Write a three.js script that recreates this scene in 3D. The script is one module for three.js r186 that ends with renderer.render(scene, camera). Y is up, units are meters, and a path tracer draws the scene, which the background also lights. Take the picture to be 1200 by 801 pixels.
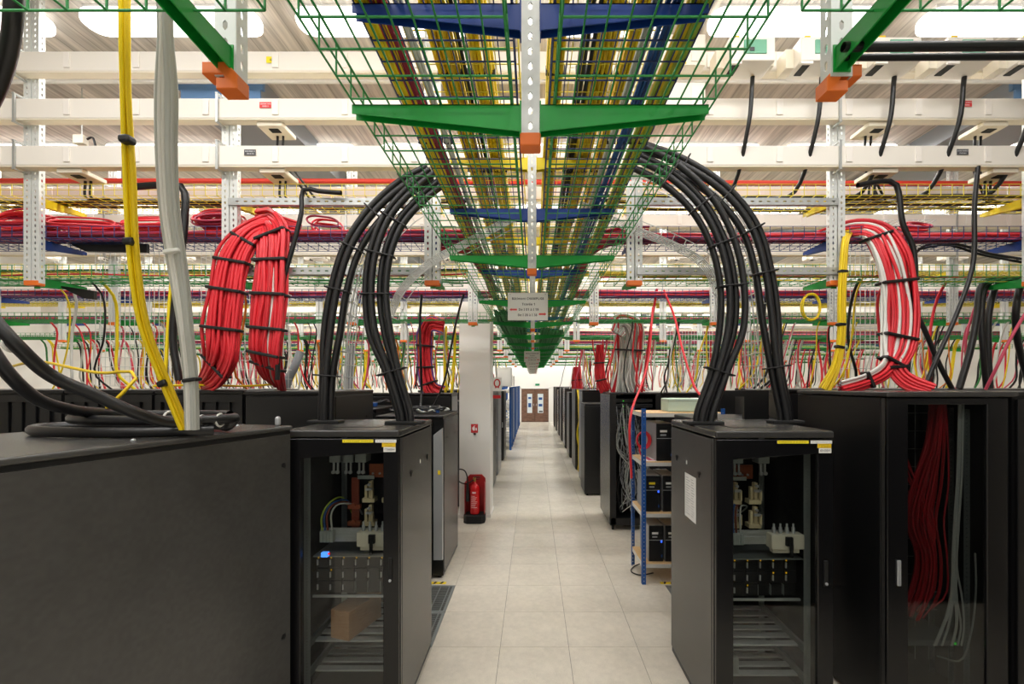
import * as THREE from 'three';
import { mergeGeometries } from 'three/addons/utils/BufferGeometryUtils.js';
import { RoundedBoxGeometry } from 'three/addons/geometries/RoundedBoxGeometry.js';
import { RectAreaLightUniformsLib } from 'three/addons/lights/RectAreaLightUniformsLib.js';

// ---------------------------------------------------------------- camera, exposure
// Metres, y up. The camera stands 2.3 m above the raised floor at the origin and looks down the aisle (-z); "d" below is the distance along the aisle.
const EYE = 2.3, FOCAL = 523, VPX = 625, VPY = 450;
const scene = new THREE.Scene();
scene.background = new THREE.Color(0x000000);
const camera = new THREE.PerspectiveCamera(2 * Math.atan(400.5 / FOCAL) * 180 / Math.PI, 1200 / 801, 0.05, 80);
camera.position.set(0, EYE, 0);
camera.lookAt(0, EYE, -10);
camera.setViewOffset(1200, 801, 600 - VPX, 400.5 - VPY, 1200, 801);
const renderer = new THREE.WebGLRenderer({ antialias: true });
renderer.toneMapping = THREE.LinearToneMapping;
renderer.toneMappingExposure = 1.45;
renderer.shadowMap.enabled = true;
RectAreaLightUniformsLib.init();
const LAMP_NITS = 20, LAMP_GLOW = 1.6;

// ---------------------------------------------------------------- helpers
let seed = 7;
const rnd = () => { seed = (seed + 0x6d2b79f5) | 0; let t = Math.imul(seed ^ (seed >>> 15), 1 | seed); t = (t + Math.imul(t ^ (t >>> 7), 61 | t)) ^ t; return ((t ^ (t >>> 14)) >>> 0) / 4294967296; };
const rr = (a, b) => a + (b - a) * rnd();
const pick = (a) => a[Math.floor(rnd() * a.length)];
const V = (x, y, d) => new THREE.Vector3(x, y, -d);
// a point measured in the photograph, put at its real distance
const at = (px, py, d) => V((px - VPX) / FOCAL * d, EYE - (py - VPY) / FOCAL * d, d);

const used = new Map();
function numbered(name) {
  const n = used.get(name) || 0; used.set(name, n + 1);
  return n ? name + '_' + String(n).padStart(3, '0') : name;
}
function info(o, label, category, group, kind) {
  if (label) o.userData.label = label;
  if (category) o.userData.category = category;
  if (group) o.userData.group = group;
  if (kind) o.userData.kind = kind;
  return o;
}
function thing(name, label, category, group) {
  const g = new THREE.Group(); g.name = numbered(name); scene.add(g);
  return info(g, label, category, group);
}
function mesh(geo, m) { const o = new THREE.Mesh(geo, m); o.castShadow = o.receiveShadow = true; return o; }
function part(name, geo, m, parent, label, kind) {
  const o = mesh(Array.isArray(geo) ? join(geo) : geo, m); o.name = name; parent.add(o);
  if (label) o.userData.label = label;
  if (kind) o.userData.kind = kind;
  return o;
}
function solo(name, geo, m, label, category, group, kind) {
  const o = mesh(Array.isArray(geo) ? join(geo) : geo, m); o.name = numbered(name); scene.add(o);
  return info(o, label, category, group, kind);
}
function structure(name, geo, m, label) {
  const o = mesh(Array.isArray(geo) ? join(geo) : geo, m); o.name = name; scene.add(o);
  o.userData.kind = 'structure'; if (label) o.userData.label = label;
  return o;
}
function join(list) {
  const l = list.map((g) => { const h = g.index ? g.toNonIndexed() : g; for (const k of Object.keys(h.attributes)) if (!['position', 'normal', 'uv'].includes(k)) h.deleteAttribute(k); return h; });
  return l.length === 1 ? l[0] : mergeGeometries(l);
}
// uv in metres from position and normal
function metric(g) {
  const p = g.attributes.position, n = g.attributes.normal, uv = new Float32Array(p.count * 2);
  for (let i = 0; i < p.count; i++) {
    const ax = Math.abs(n.getX(i)), ay = Math.abs(n.getY(i)), az = Math.abs(n.getZ(i));
    const [u, v] = ay > ax && ay > az ? [p.getX(i), p.getZ(i)] : ax > az ? [p.getZ(i), p.getY(i)] : [p.getX(i), p.getY(i)];
    uv[2 * i] = u; uv[2 * i + 1] = v;
  }
  g.setAttribute('uv', new THREE.BufferAttribute(uv, 2));
  return g;
}
function box(x0, x1, y0, y1, d0, d1, bevel = 0) {
  const w = Math.abs(x1 - x0), h = Math.abs(y1 - y0), d = Math.abs(d1 - d0);
  const g = bevel ? new RoundedBoxGeometry(w, h, d, 1, Math.min(bevel, w / 2.1, h / 2.1, d / 2.1)) : new THREE.BoxGeometry(w, h, d);
  g.translate((x0 + x1) / 2, (y0 + y1) / 2, -(d0 + d1) / 2);
  return metric(g);
}
function cyl(r, h, x, y, d, seg = 16, axis = 'y', r2 = r) {
  const g = new THREE.CylinderGeometry(r2, r, h, seg);
  if (axis === 'x') g.rotateZ(Math.PI / 2); if (axis === 'z') g.rotateX(Math.PI / 2);
  g.translate(x, y, -d); return g;
}
function tube(pts, r, seg = 24, rad = 6, closed = false) {
  return new THREE.TubeGeometry(new THREE.CatmullRomCurve3(pts, closed, 'centripetal'), seg, r, rad, closed);
}
function poly(points, depth, bevel = 0) {                       // extruded outline in x-y, thickness towards +z
  const s = new THREE.Shape(points.map(([x, y]) => new THREE.Vector2(x, y)));
  return new THREE.ExtrudeGeometry(s, { depth, bevelEnabled: bevel > 0, bevelSize: bevel, bevelThickness: bevel, bevelSegments: 1, steps: 1 });
}
// thin straight wires with four sides, gathered into one geometry
class Wires {
  constructor() { this.p = []; this.n = []; }
  bar(a, b, r, r2 = r) {
    const t = b.clone().sub(a).normalize(), u = Math.abs(t.y) > 0.9 ? new THREE.Vector3(1, 0, 0) : new THREE.Vector3(0, 1, 0);
    const s = t.clone().cross(u).normalize(), w = s.clone().cross(t);
    const c = [];
    for (let i = 0; i < 4; i++) { const f = Math.PI / 4 + i * Math.PI / 2; c.push(s.clone().multiplyScalar(Math.cos(f)).addScaledVector(w, Math.sin(f))); }
    for (let i = 0; i < 4; i++) {
      const c0 = c[i], c1 = c[(i + 1) % 4];
      const q = [a.clone().addScaledVector(c0, r), b.clone().addScaledVector(c0, r2), b.clone().addScaledVector(c1, r2), a.clone().addScaledVector(c1, r)];
      const nn = [c0, c0, c1, c1];
      for (const k of [0, 1, 2, 0, 2, 3]) { this.p.push(q[k].x, q[k].y, q[k].z); this.n.push(nn[k].x, nn[k].y, nn[k].z); }
    }
    return this;
  }
  line(pts, r) { for (let i = 1; i < pts.length; i++) this.bar(pts[i - 1], pts[i], r); return this; }
  geo() {
    const g = new THREE.BufferGeometry();
    g.setAttribute('position', new THREE.Float32BufferAttribute(this.p, 3));
    g.setAttribute('normal', new THREE.Float32BufferAttribute(this.n, 3));
    g.setAttribute('uv', new THREE.Float32BufferAttribute(new Float32Array(this.p.length / 3 * 2), 2));
    return g;
  }
}

// ---------------------------------------------------------------- materials
const mat = (hex, roughness = 0.6, metalness = 0, more = {}) => new THREE.MeshStandardMaterial({ color: hex, roughness, metalness, ...more });
function noiseTexture(w, h, f, rx = 1, ry = 1, srgb = true) {
  const data = new Uint8Array(w * h * 4);
  for (let j = 0; j < h; j++) for (let i = 0; i < w; i++) { const c = f(i, j), k = 4 * (j * w + i); data[k] = c[0]; data[k + 1] = c[1]; data[k + 2] = c[2]; data[k + 3] = 255; }
  const t = new THREE.DataTexture(data, w, h); t.wrapS = t.wrapT = THREE.RepeatWrapping; t.magFilter = THREE.LinearFilter; t.minFilter = THREE.LinearMipmapLinearFilter; t.generateMipmaps = true;
  if (srgb) t.colorSpace = THREE.SRGBColorSpace; t.repeat.set(rx, ry); t.needsUpdate = true; return t;
}
function lattice(nx, ny) {                                       // tiling value noise, nx by ny cells over 0..1
  const v = new Float32Array(nx * ny).map(() => rnd());
  const sm = (t) => t * t * (3 - 2 * t);
  return (u, w) => { const x = u * nx, y = w * ny, i = Math.floor(x), j = Math.floor(y), a = sm(x - i), b = sm(y - j), g = (p, q) => v[((q % ny + ny) % ny) * nx + ((p % nx + nx) % nx)];
    return (g(i, j) * (1 - a) + g(i + 1, j) * a) * (1 - b) + (g(i, j + 1) * (1 - a) + g(i + 1, j + 1) * a) * b; };
}
const clamp = (v) => Math.max(0, Math.min(255, v));
const ceilingMap = (() => {                                      // board-marked concrete, boards along the aisle
  const n1 = lattice(64, 6), n2 = lattice(9, 5), n3 = lattice(200, 24), tone = Array.from({ length: 16 }, () => rr(-13, 13));
  return noiseTexture(512, 512, (i, j) => {
    const u = i / 512, v = j / 512, b = Math.floor(u * 16), e = (u * 16) % 1;
    let c = 190 + tone[b] + (n1(u, v) - 0.5) * 34 + (n2(u, v) - 0.5) * 26 + (n3(u, v) - 0.5) * 26 + (e < 0.05 ? -26 : 0);
    return [clamp(c), clamp(c * 0.965), clamp(c * 0.915)];
  }, 0.42, 0.22);
})();
const tileMap = (() => {
  const n2 = lattice(7, 7), n3 = lattice(28, 28);
  return noiseTexture(512, 512, (i, j) => {
    const u = i / 512, v = j / 512; const c = 226 + (n2(u, v) - 0.5) * 9 + (n3(u, v) - 0.5) * 9 + (rnd() - 0.5) * 22 + (rnd() < 0.004 ? -50 : 0);
    return [clamp(c), clamp(c * 0.972), clamp(c * 0.915)];
  }, 1, 1);
})();
const powderBump = noiseTexture(256, 256, () => { const c = rnd() * 255; return [c, c, c]; }, 6, 6, false);
const scuffMap = (() => {
  const n = lattice(9, 9), n3 = lattice(60, 60);
  return noiseTexture(256, 256, (i, j) => { const u = i / 256, v = j / 256, c = 240 + (n(u, v) - 0.5) * 12 + (n3(u, v) - 0.5) * 14; return [clamp(c), clamp(c), clamp(c)]; }, 0.9, 0.9);
})();
const woodMap = (() => {
  const n = lattice(6, 90), n2 = lattice(30, 200);
  return noiseTexture(256, 512, (i, j) => { const u = i / 256, v = j / 512, c = (n(u, v) - 0.5) * 60 + (n2(u, v) - 0.5) * 40; return [clamp(112 + c), clamp(82 + c * 0.8), clamp(66 + c * 0.7)]; }, 1, 1.5);
})();
const chipMap = noiseTexture(256, 256, () => { const c = (rnd() - 0.5) * 46; return [clamp(214 + c), clamp(178 + c), clamp(128 + c)]; }, 3, 3);
const cardMap = (() => { const n = lattice(8, 80); return noiseTexture(256, 256, (i, j) => { const c = (n(i / 256, j / 256) - 0.5) * 26 + (rnd() - 0.5) * 10; return [clamp(176 + c), clamp(132 + c), clamp(92 + c)]; }, 4, 4); })();

const M = {
  ceiling: mat(0xffffff, 0.92, 0, { map: ceilingMap }),
  wall: mat(0xeceae4, 0.85),
  tile: mat(0xf4f2ee, 0.26, 0, { map: tileMap }),
  joint: mat(0x4b4741, 0.9),
  black: mat(0x161617, 0.36, 0, { bumpMap: powderBump, bumpScale: 0.0002, map: scuffMap }),
  blackGloss: mat(0x0f0f11, 0.26),
  blackFlat: mat(0x0a0a0b, 0.6),
  charcoal: mat(0x3c3b3a, 0.26, 0, { bumpMap: powderBump, bumpScale: 0.0002, map: scuffMap }),
  nearGrey: mat(0x4d4c4a, 0.26, 0, { bumpMap: powderBump, bumpScale: 0.0002, map: scuffMap }),
  greyRack: mat(0x8f9194, 0.45, 0.1),
  silver: mat(0xc3c6c8, 0.38, 0.5),
  galv: mat(0xc9ccca, 0.42, 0.55, { map: scuffMap }),
  galvDark: mat(0x8d9290, 0.5, 0.5),
  zinc: mat(0xd9dcd9, 0.45, 0.2),
  trunk: mat(0xf0eae0, 0.5),
  trunkClip: mat(0xf3ede5, 0.45),
  boxBeige: mat(0xe9e0cd, 0.55),
  greenWire: mat(0x2c9048, 0.45, 0.05),
  green: mat(0x0c9a38, 0.42, 0.0),
  blueWire: mat(0x263a72, 0.45, 0.05),
  blue: mat(0x163f92, 0.42, 0.0),
  yellowWire: mat(0xe8d63a, 0.45, 0.0),
  yellow: mat(0xecd41c, 0.45, 0.0),
  orange: mat(0xea7428, 0.5),
  cRed: mat(0xe0303b, 0.42), cRed2: mat(0xc9242f, 0.42), cMaroon: mat(0x9c2340, 0.45), cPurple: mat(0x6b3b8f, 0.5), cPink: mat(0xd4506a, 0.5),
  cYellow: mat(0xf2d512, 0.42), cYellow2: mat(0xdfbd10, 0.45), cWhite: mat(0xdeddd6, 0.45), cGrey: mat(0xb3b5ae, 0.45), cBlack: mat(0x121214, 0.38), cBlack2: mat(0x1b1b1d, 0.4),
  cGreen: mat(0x2f7d3c, 0.5), cDarkGreen: mat(0x25492f, 0.6), cBlue: mat(0x1f4f93, 0.45), cOrange: mat(0xdf7d22, 0.5), cLime: mat(0x9fb43a, 0.5),
  tie: mat(0x131314, 0.5), tieWhite: mat(0xdadad4, 0.5),
  glass: new THREE.MeshPhysicalMaterial({ color: 0xeceeed, roughness: 0.03, transmission: 1, thickness: 0, ior: 1.5 }),
  smokedGlass: new THREE.MeshPhysicalMaterial({ color: 0xcfd2d1, roughness: 0.03, transmission: 1, thickness: 0, ior: 1.5 }),
  greenWindow: new THREE.MeshPhysicalMaterial({ color: 0x8ed0b4, roughness: 0.15, transmission: 0.35, thickness: 0 }),
  copper: mat(0xb5674a, 0.35, 0.75), copperDark: mat(0x8a4434, 0.45, 0.5),
  breaker: mat(0xd8d2be, 0.5), fuse: mat(0xcfbf98, 0.5), terminal: mat(0x9aa09c, 0.5),
  label: mat(0xf2f1ec, 0.6), labelY: mat(0xf2d31d, 0.6), labelR: mat(0xd8292f, 0.6), labelK: mat(0x3b3b3d, 0.6),
  pipeRed: mat(0xe2402f, 0.4), pipeWhite: mat(0xe8e6e0, 0.5),
  duct: mat(0x8a8f93, 0.55, 0.2), ductEnd: mat(0x5f83ad, 0.5, 0.1),
  pillar: mat(0xe9e7e2, 0.55), fire: mat(0xd3151b, 0.25), fireDark: mat(0xa3141a, 0.35), brass: mat(0xb79b55, 0.3, 0.8),
  shelfBlue: mat(0x174f96, 0.45), chip: mat(0xffffff, 0.6, 0, { map: chipMap }), shelfEdge: mat(0xd5d3cc, 0.5, 0.2),
  pcSide: mat(0xa9abad, 0.4, 0.4), pcFront: mat(0x17181a, 0.35), card: mat(0xffffff, 0.85, 0, { map: cardMap }),
  door: mat(0xffffff, 0.5, 0, { map: woodMap }), pane: mat(0xdfe8ec, 0.2), paper: mat(0xf4f4f2, 0.8), rubber: mat(0x161616, 0.8),
  paleGreen: mat(0xb9cfc2, 0.55), whitePlastic: mat(0xe6e4de, 0.5),
  ledBlue: mat(0x2244ff, 0.4, 0, { emissive: 0x2f5bff, emissiveIntensity: 1.6 }), ledYellow: mat(0xc9a520, 0.4, 0, { emissive: 0xd9a400, emissiveIntensity: 0.7 }),
  ledGreen: mat(0x10c030, 0.4, 0, { emissive: 0x40e040, emissiveIntensity: 0.8 }), ledRed: mat(0xd02010, 0.4, 0, { emissive: 0xff3010, emissiveIntensity: 0.8 }),
  screen: mat(0x3c7cff, 0.4, 0, { emissive: 0x4a90ff, emissiveIntensity: 1.3 }),
  lamp: mat(0xffffff, 0.4, 0, { emissive: 0xfffdfb, emissiveIntensity: LAMP_GLOW }), lampBody: mat(0xe9e8e4, 0.5),
};

function printed(w, h, draw) {                                   // flat print, w by h pixels
  const c = document.createElement('canvas'); c.width = w; c.height = h;
  const g = c.getContext('2d'); draw(g, w, h);
  const t = new THREE.CanvasTexture(c); t.colorSpace = THREE.SRGBColorSpace; t.magFilter = THREE.LinearFilter;
  return t;
}
function strokes(g, x, y, w, h) { for (let a = x; a < x + w; a += h * 0.75) { g.fillRect(a, y, h * 0.16, h); if (rnd() < 0.7) g.fillRect(a, y + (rnd() < 0.5 ? 0 : h * 0.42), h * 0.5, h * 0.17); if (rnd() < 0.6) g.fillRect(a + h * 0.4, y, h * 0.14, h); } }
function sheet(w, h, thick, map, rough = 0.6) {                  // a thin panel with print on its front (+z)
  const side = mat(0xd9d8d4, rough), front = new THREE.MeshStandardMaterial({ map, roughness: rough });
  return { geo: new THREE.BoxGeometry(w, h, thick), mats: [side, side, side, side, front, side] };
}
function panel(name, parent, w, h, thick, map, pos, ry = 0, label) {
  const s = sheet(w, h, thick, map), o = mesh(s.geo, s.mats); o.name = name; o.position.copy(pos); o.rotation.y = ry; parent.add(o); if (label) o.userData.label = label; return o;
}

// ---------------------------------------------------------------- the room
const CEIL = 5.75, FAR = 27.2, BACK = -4.2, WL = -13, WR = 13;
const TX = -0.29, TD = 3.91;                                     // tile grid origin
structure('floor', [box(WL, WR, -0.2, -0.012, BACK, FAR), box(WL, -2.092, -0.012, 0, BACK, FAR), box(2.112, WR, -0.012, 0, BACK, FAR), box(-2.092, 2.112, -0.012, 0, BACK, 2.708)], M.tile, 'raised floor of pale square tiles');
const floor = scene.getObjectByName('floor');
part('joint_bed', box(-2.09, 2.11, -0.0119, -0.006, 2.71, FAR), M.joint, floor, 'dark joints between the floor tiles');
const grilleAt = new Set(['-2,0', '-2,1', '3,1']);
{
  const variants = [0, 1, 2, 3].map(() => { const g = box(-0.2985, 0.2985, -0.006, 0, -0.2985, 0.2985); const uv = g.attributes.uv, a = rnd(), b = rnd(); for (let i = 0; i < uv.count; i++) uv.setXY(i, uv.getX(i) + a, uv.getY(i) + b); return g; });
  for (let i = -3; i <= 3; i++) for (let j = -2; j < 39; j++) {
    if (grilleAt.has(i + ',' + j)) continue;
    const o = part('tile', pick(variants), M.tile, floor);
    o.position.set(TX + 0.6 * i + 0.3, 0, -(TD + 0.6 * j + 0.3));
  }
}
structure('ceiling', box(WL, WR, CEIL, CEIL + 0.2, BACK, FAR), M.ceiling, 'board-marked concrete ceiling');
structure('wall_left', box(WL - 0.2, WL, -0.2, CEIL + 0.2, BACK, FAR), M.wall);
structure('wall_right', box(WR, WR + 0.2, -0.2, CEIL + 0.2, BACK, FAR), M.wall);
structure('wall_far', [box(WL, -0.78, 0, CEIL, FAR, FAR + 0.2), box(0.98, WR, 0, CEIL, FAR, FAR + 0.2), box(-0.78, 0.98, 2.08, CEIL, FAR, FAR + 0.2)], M.wall, 'white end wall with the double door');
structure('wall_back', box(WL, WR, 0, CEIL, BACK - 0.2, BACK), M.wall);
for (const k of [0, 1]) {                                        // brown double door at the end of the aisle
  const x0 = k ? 0.105 : -0.73, d = structure('door_' + (k + 1), [box(x0, x0 + 0.825, 0.02, 0.55, FAR + 0.03, FAR + 0.08), box(x0, x0 + 0.825, 1.72, 2.03, FAR + 0.03, FAR + 0.08),
    box(x0, x0 + (k ? 0.16 : 0.36), 0.55, 1.72, FAR + 0.03, FAR + 0.08), box(x0 + (k ? 0.5 : 0.66), x0 + 0.825, 0.55, 1.72, FAR + 0.03, FAR + 0.08)], M.door, k ? 'right leaf of the brown double door' : 'left leaf of the brown double door');
  const g0 = x0 + (k ? 0.16 : 0.36), g1 = x0 + (k ? 0.5 : 0.66);
  part('window_pane', box(g0, g1, 0.55, 1.72, FAR + 0.045, FAR + 0.06), M.pane, d);
  for (const [a, b] of k ? [[1.35, 1.5], [0.95, 1.1]] : [[1.4, 1.52], [0.9, 1.15]]) part('notice', box(g0 + 0.06, g1 - 0.06, a, b, FAR + 0.035, FAR + 0.045), M.cBlue, d, 'blue notice on the door pane');
  if (k) part('notice', box(g0 + 0.08, g1 - 0.04, 0.6, 0.68, FAR + 0.035, FAR + 0.045), M.cBlack, d);
  part('handle', box(k ? x0 + 0.06 : x0 + 0.74, k ? x0 + 0.09 : x0 + 0.77, 0.98, 1.12, FAR - 0.02, FAR + 0.03, 0.008), M.silver, d);
}
structure('trim_1', [box(-0.82, -0.73, 0, 2.1, FAR - 0.02, FAR + 0.1), box(0.93, 1.02, 0, 2.1, FAR - 0.02, FAR + 0.1), box(-0.82, 1.02, 2.03, 2.12, FAR - 0.02, FAR + 0.1)], M.wall, 'white door frame');
{
  const e = thing('exit_sign', 'small green exit sign above the brown double door', 'sign');
  part('plate', box(0.12, 0.38, 2.22, 2.34, FAR - 0.03, FAR, 0.005), mat(0x1c8a5a, 0.5), e);
}
function grilleTile(i, j, label) {
  const g = thing('floor_grille', label, 'grille', null), x = TX + 0.6 * i, d = TD + 0.6 * j, s = [];
  part('frame', [box(x + 0.002, x + 0.03, -0.006, 0, d + 0.002, d + 0.598), box(x + 0.57, x + 0.598, -0.006, 0, d + 0.002, d + 0.598), box(x + 0.03, x + 0.57, -0.006, 0, d + 0.002, d + 0.03), box(x + 0.03, x + 0.57, -0.006, 0, d + 0.57, d + 0.598)], M.galvDark, g);
  for (let k = 0; k < 18; k++) s.push(box(x + 0.03, x + 0.57, -0.006, 0, d + 0.045 + k * 0.03, d + 0.053 + k * 0.03));
  for (let k = 0; k < 6; k++) s.push(box(x + 0.03 + 0.1 * k, x + 0.042 + 0.1 * k, -0.006, 0, d + 0.03, d + 0.57));
  part('slat_grid', s, M.galvDark, g, null, 'stuff');
}
grilleTile(-2, 0, 'nearer dark slotted floor grille beside the left front rack');
grilleTile(-2, 1, 'farther dark slotted floor grille beside the left front rack');
grilleTile(3, 1, 'dark slotted floor grille behind the right front rack');
for (const [x, label] of [[-1.14, 'yellow and black tape on the edge of the left floor grille'], [1.6, 'yellow and black tape on the edge of the right floor grille']]) {
  const t = thing('hazard_tape', label, 'tape');
  part('strip', box(x - 0.13, x + 0.13, 0, 0.004, 5.14, 5.19), M.labelY, t);
  for (const k of [-0.08, 0, 0.08]) part('stripe', poly([[k - 0.02, 0], [k + 0.005, 0], [k + 0.025, 0.05], [k, 0.05]], 0.002).rotateX(-Math.PI / 2).translate(x, 0.004, -5.14), M.tie, t);
}

// ---------------------------------------------------------------- ceiling lights
const ORD = ['nearest', 'second', 'third', 'fourth', 'fifth', 'sixth', 'seventh', 'eighth', 'ninth', 'tenth', 'eleventh', 'twelfth', 'thirteenth', 'fourteenth', 'fifteenth', 'sixteenth', 'seventeenth', 'eighteenth'];
const NTH = ['first', ...ORD.slice(1)];
const TEENS = ['nineteenth', 'twentieth', 'twenty-first', 'twenty-second', 'twenty-third', 'twenty-fourth', 'twenty-fifth', 'twenty-sixth', 'twenty-seventh', 'twenty-eighth'];
NTH.push(...TEENS);
{
  const outline = new THREE.Shape(), L = 0.79, W = 0.115, r = 0.12;
  outline.moveTo(-L + r, -W); outline.lineTo(L - r, -W); outline.quadraticCurveTo(L, -W, L, 0); outline.quadraticCurveTo(L, W, L - r, W); outline.lineTo(-L + r, W); outline.quadraticCurveTo(-L, W, -L, 0); outline.quadraticCurveTo(-L, -W, -L + r, -W);
  const diff = new THREE.ExtrudeGeometry(outline, { depth: 0.05, bevelEnabled: true, bevelSize: 0.02, bevelThickness: 0.02, bevelSegments: 2, curveSegments: 6 }).rotateX(Math.PI / 2);
  const body = new THREE.BoxGeometry(1.5, 0.05, 0.2);
  const rows = [-1.8, 0.2, 2.2, 4.15, 6.45, 8.6, 10.8, 13, 15.2, 17.4, 19.6, 21.8, 24, 26];
  rows.forEach((d, k) => {
    const n = d < 3 ? 2 : d < 6 ? 3 : 5;
    for (let i = -n; i < n; i++) {
      const x = 0.47 + 1.97 * i + (i >= 0 ? 0 : 0.12) + (d < 3 ? 0 : 0), row = ORD[k];
      const t = thing('ceiling_light', `white ceiling light, ${NTH[i < 0 ? -i - 1 : i]} ${i < 0 ? 'left' : 'right'} of the aisle, ${row} light row`, 'light', 'ceiling lights in rows');
      t.position.set(x, CEIL, -d);
      part('housing', body, M.lampBody, t).position.y = -0.026;
      part('diffuser', diff, M.lamp, t).position.y = -0.06;
      const a = new THREE.RectAreaLight(0xfffdfb, LAMP_NITS, 1.5, 0.24); a.position.set(x, CEIL - 0.14, -d); a.lookAt(x, 0, -d); a.castShadow = true; scene.add(a);
    }
  });
}
// ---------------------------------------------------------------- ducts and pipes under the ceiling
for (const [x0, x1, label] of [[-3.95, -3.06, 'grey ventilation duct with blue end left of the aisle'], [5.4, 6.4, 'grey ventilation duct with blue end right of the aisle']]) {
  const t = thing('ventilation_duct', label, 'duct');
  part('duct_body', box(x0, x1, 5.5, CEIL, 5.02, FAR), M.duct, t);
  part('flange', [box(x0 - 0.03, x1 + 0.03, 5.6, CEIL, 5.0, 5.04)], M.ductEnd, t, 'blue flange');
  part('end_cap', box(x0, x1, 5.5, 5.6, 5.0, 5.02), M.ductEnd, t, 'blue end panel');
  for (let d = 6.4; d < 16; d += 1.4) part('joint_flange', box(x0 - 0.02, x1 + 0.02, 5.48, CEIL, d, d + 0.03), M.silver, t);
}
solo('sprinkler_pipe', tube([V(-12.9, 5.03, 6), V(-4, 5.03, 6), V(4, 5.0, 6), V(12.9, 4.99, 6)], 0.035, 24, 8), M.pipeRed, 'long red pipe running across behind the nearest trunkings', 'pipe');
solo('conduit', cyl(0.022, 25.8, 0, 5.62, 4.9, 8, 'x'), M.pipeWhite, 'thin white conduit running across under the ceiling', 'conduit');

// ---------------------------------------------------------------- slotted struts
function slotted(w, h, pitch = 0.05, sw = 0.014, sh = 0.03) {
  const s = new THREE.Shape([[-w / 2, 0], [w / 2, 0], [w / 2, h], [-w / 2, h]].map(([x, y]) => new THREE.Vector2(x, y)));
  for (let y = 0.03; y + sh < h; y += pitch) { const p = new THREE.Path(); const b = sw / 2; p.moveTo(-b, y + b); p.lineTo(-b, y + sh - b); p.lineTo(0, y + sh); p.lineTo(b, y + sh - b); p.lineTo(b, y + b); p.lineTo(0, y); p.lineTo(-b, y + b); s.holes.push(p); }
  return new THREE.ExtrudeGeometry(s, { depth: 0.004, bevelEnabled: false, curveSegments: 2 });
}
const STRUT_H = CEIL - 3.18;
const strutFace = slotted(0.06, STRUT_H), strutFlange = slotted(0.05, STRUT_H);
const strutGeo = (() => { const a = []; for (const x of [-0.036, 0.036]) { a.push(strutFace.clone().translate(x, 0, 0.022)); for (const s of [-1, 1]) a.push(strutFlange.clone().rotateY(Math.PI / 2).translate(x + s * 0.028, 0, 0)); } return join(a); })();
const strutFarGeo = (() => { const a = []; for (const x of [-0.036, 0.036]) a.push(metric(new THREE.BoxGeometry(0.058, STRUT_H, 0.045)).translate(x, STRUT_H / 2, 0)); return join(a); })();
const singleStrut = (() => { const a = [strutFace.clone().translate(0, 0, 0.022)]; for (const s of [-1, 1]) a.push(strutFlange.clone().rotateY(Math.PI / 2).translate(s * 0.028, 0, 0)); return join(a); })();
const capGeo = new THREE.ExtrudeGeometry(new THREE.Shape([[-29, 14], [-29, 2], [-6, 2], [-3, -4], [-13, -4], [-13, -15], [10, -15], [10, 0], [-3, 14]].map(([x, y]) => new THREE.Vector2(x * 0.0025, y * 0.0025))), { depth: 0.05, bevelEnabled: true, bevelSize: 0.002, bevelThickness: 0.002, bevelSegments: 1 }).translate(0.012, 0, -0.02);
const capSmall = new RoundedBoxGeometry(0.07, 0.045, 0.06, 1, 0.006);
// cantilever bracket: root at the origin, reaching length along +z of its own axis; tapered plate with a folded top
function bracketGeo(len, root = 0.09, tip = 0.03) {
  const s = new THREE.Shape([[0, 0], [len, 0], [len, -tip], [0, -root]].map(([x, y]) => new THREE.Vector2(x, y)));
  const a = new THREE.ExtrudeGeometry(s, { depth: 0.004, bevelEnabled: false }).translate(0, 0, -0.02);
  const b = new THREE.ExtrudeGeometry(s, { depth: 0.004, bevelEnabled: false }).translate(0, 0, 0.016);
  const top = new THREE.BoxGeometry(len, 0.004, 0.04).translate(len / 2, -0.002, 0);
  const plate = new THREE.BoxGeometry(0.006, root + 0.02, 0.05).translate(0.003, -root / 2, 0);
  return join([a, b, top, plate]);
}
const bracketLong = bracketGeo(0.57), bracketRow = bracketGeo(0.42);
const LEVEL = { yellow: 3.95, blue: 3.58, green: 3.24 };
const TRAYMAT = { yellow: M.yellowWire, blue: M.blueWire, green: M.greenWire }, BRMAT = { yellow: M.yellow, blue: M.blue, green: M.green };

// central row of struts with brackets on both sides, above the middle of the aisle
for (let k = 0; k < 14; k++) {
  const d = 1.52 + 1.75 * k;
  const t = thing('aisle_strut', `slotted strut with paired brackets above the aisle, ${NTH[k]} from the camera`, 'strut', 'struts above the aisle');
  t.position.set(-0.01, 3.12, -d);
  part('channel', k < 6 ? singleStrut : singleStrut, M.galv, t);
  part('end_cap', capSmall, M.orange, t, 'orange end cap').position.y = 0.0;
  for (const lv of ['green', 'blue', 'yellow']) for (const s of [-1, 1]) {
    const b = part('bracket', bracketLong, BRMAT[lv], t, lv + ' cantilever bracket');
    b.position.set(s * 0.03, LEVEL[lv] - 3.12, 0.0); b.rotation.y = s > 0 ? 0 : Math.PI;
  }
}
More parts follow.
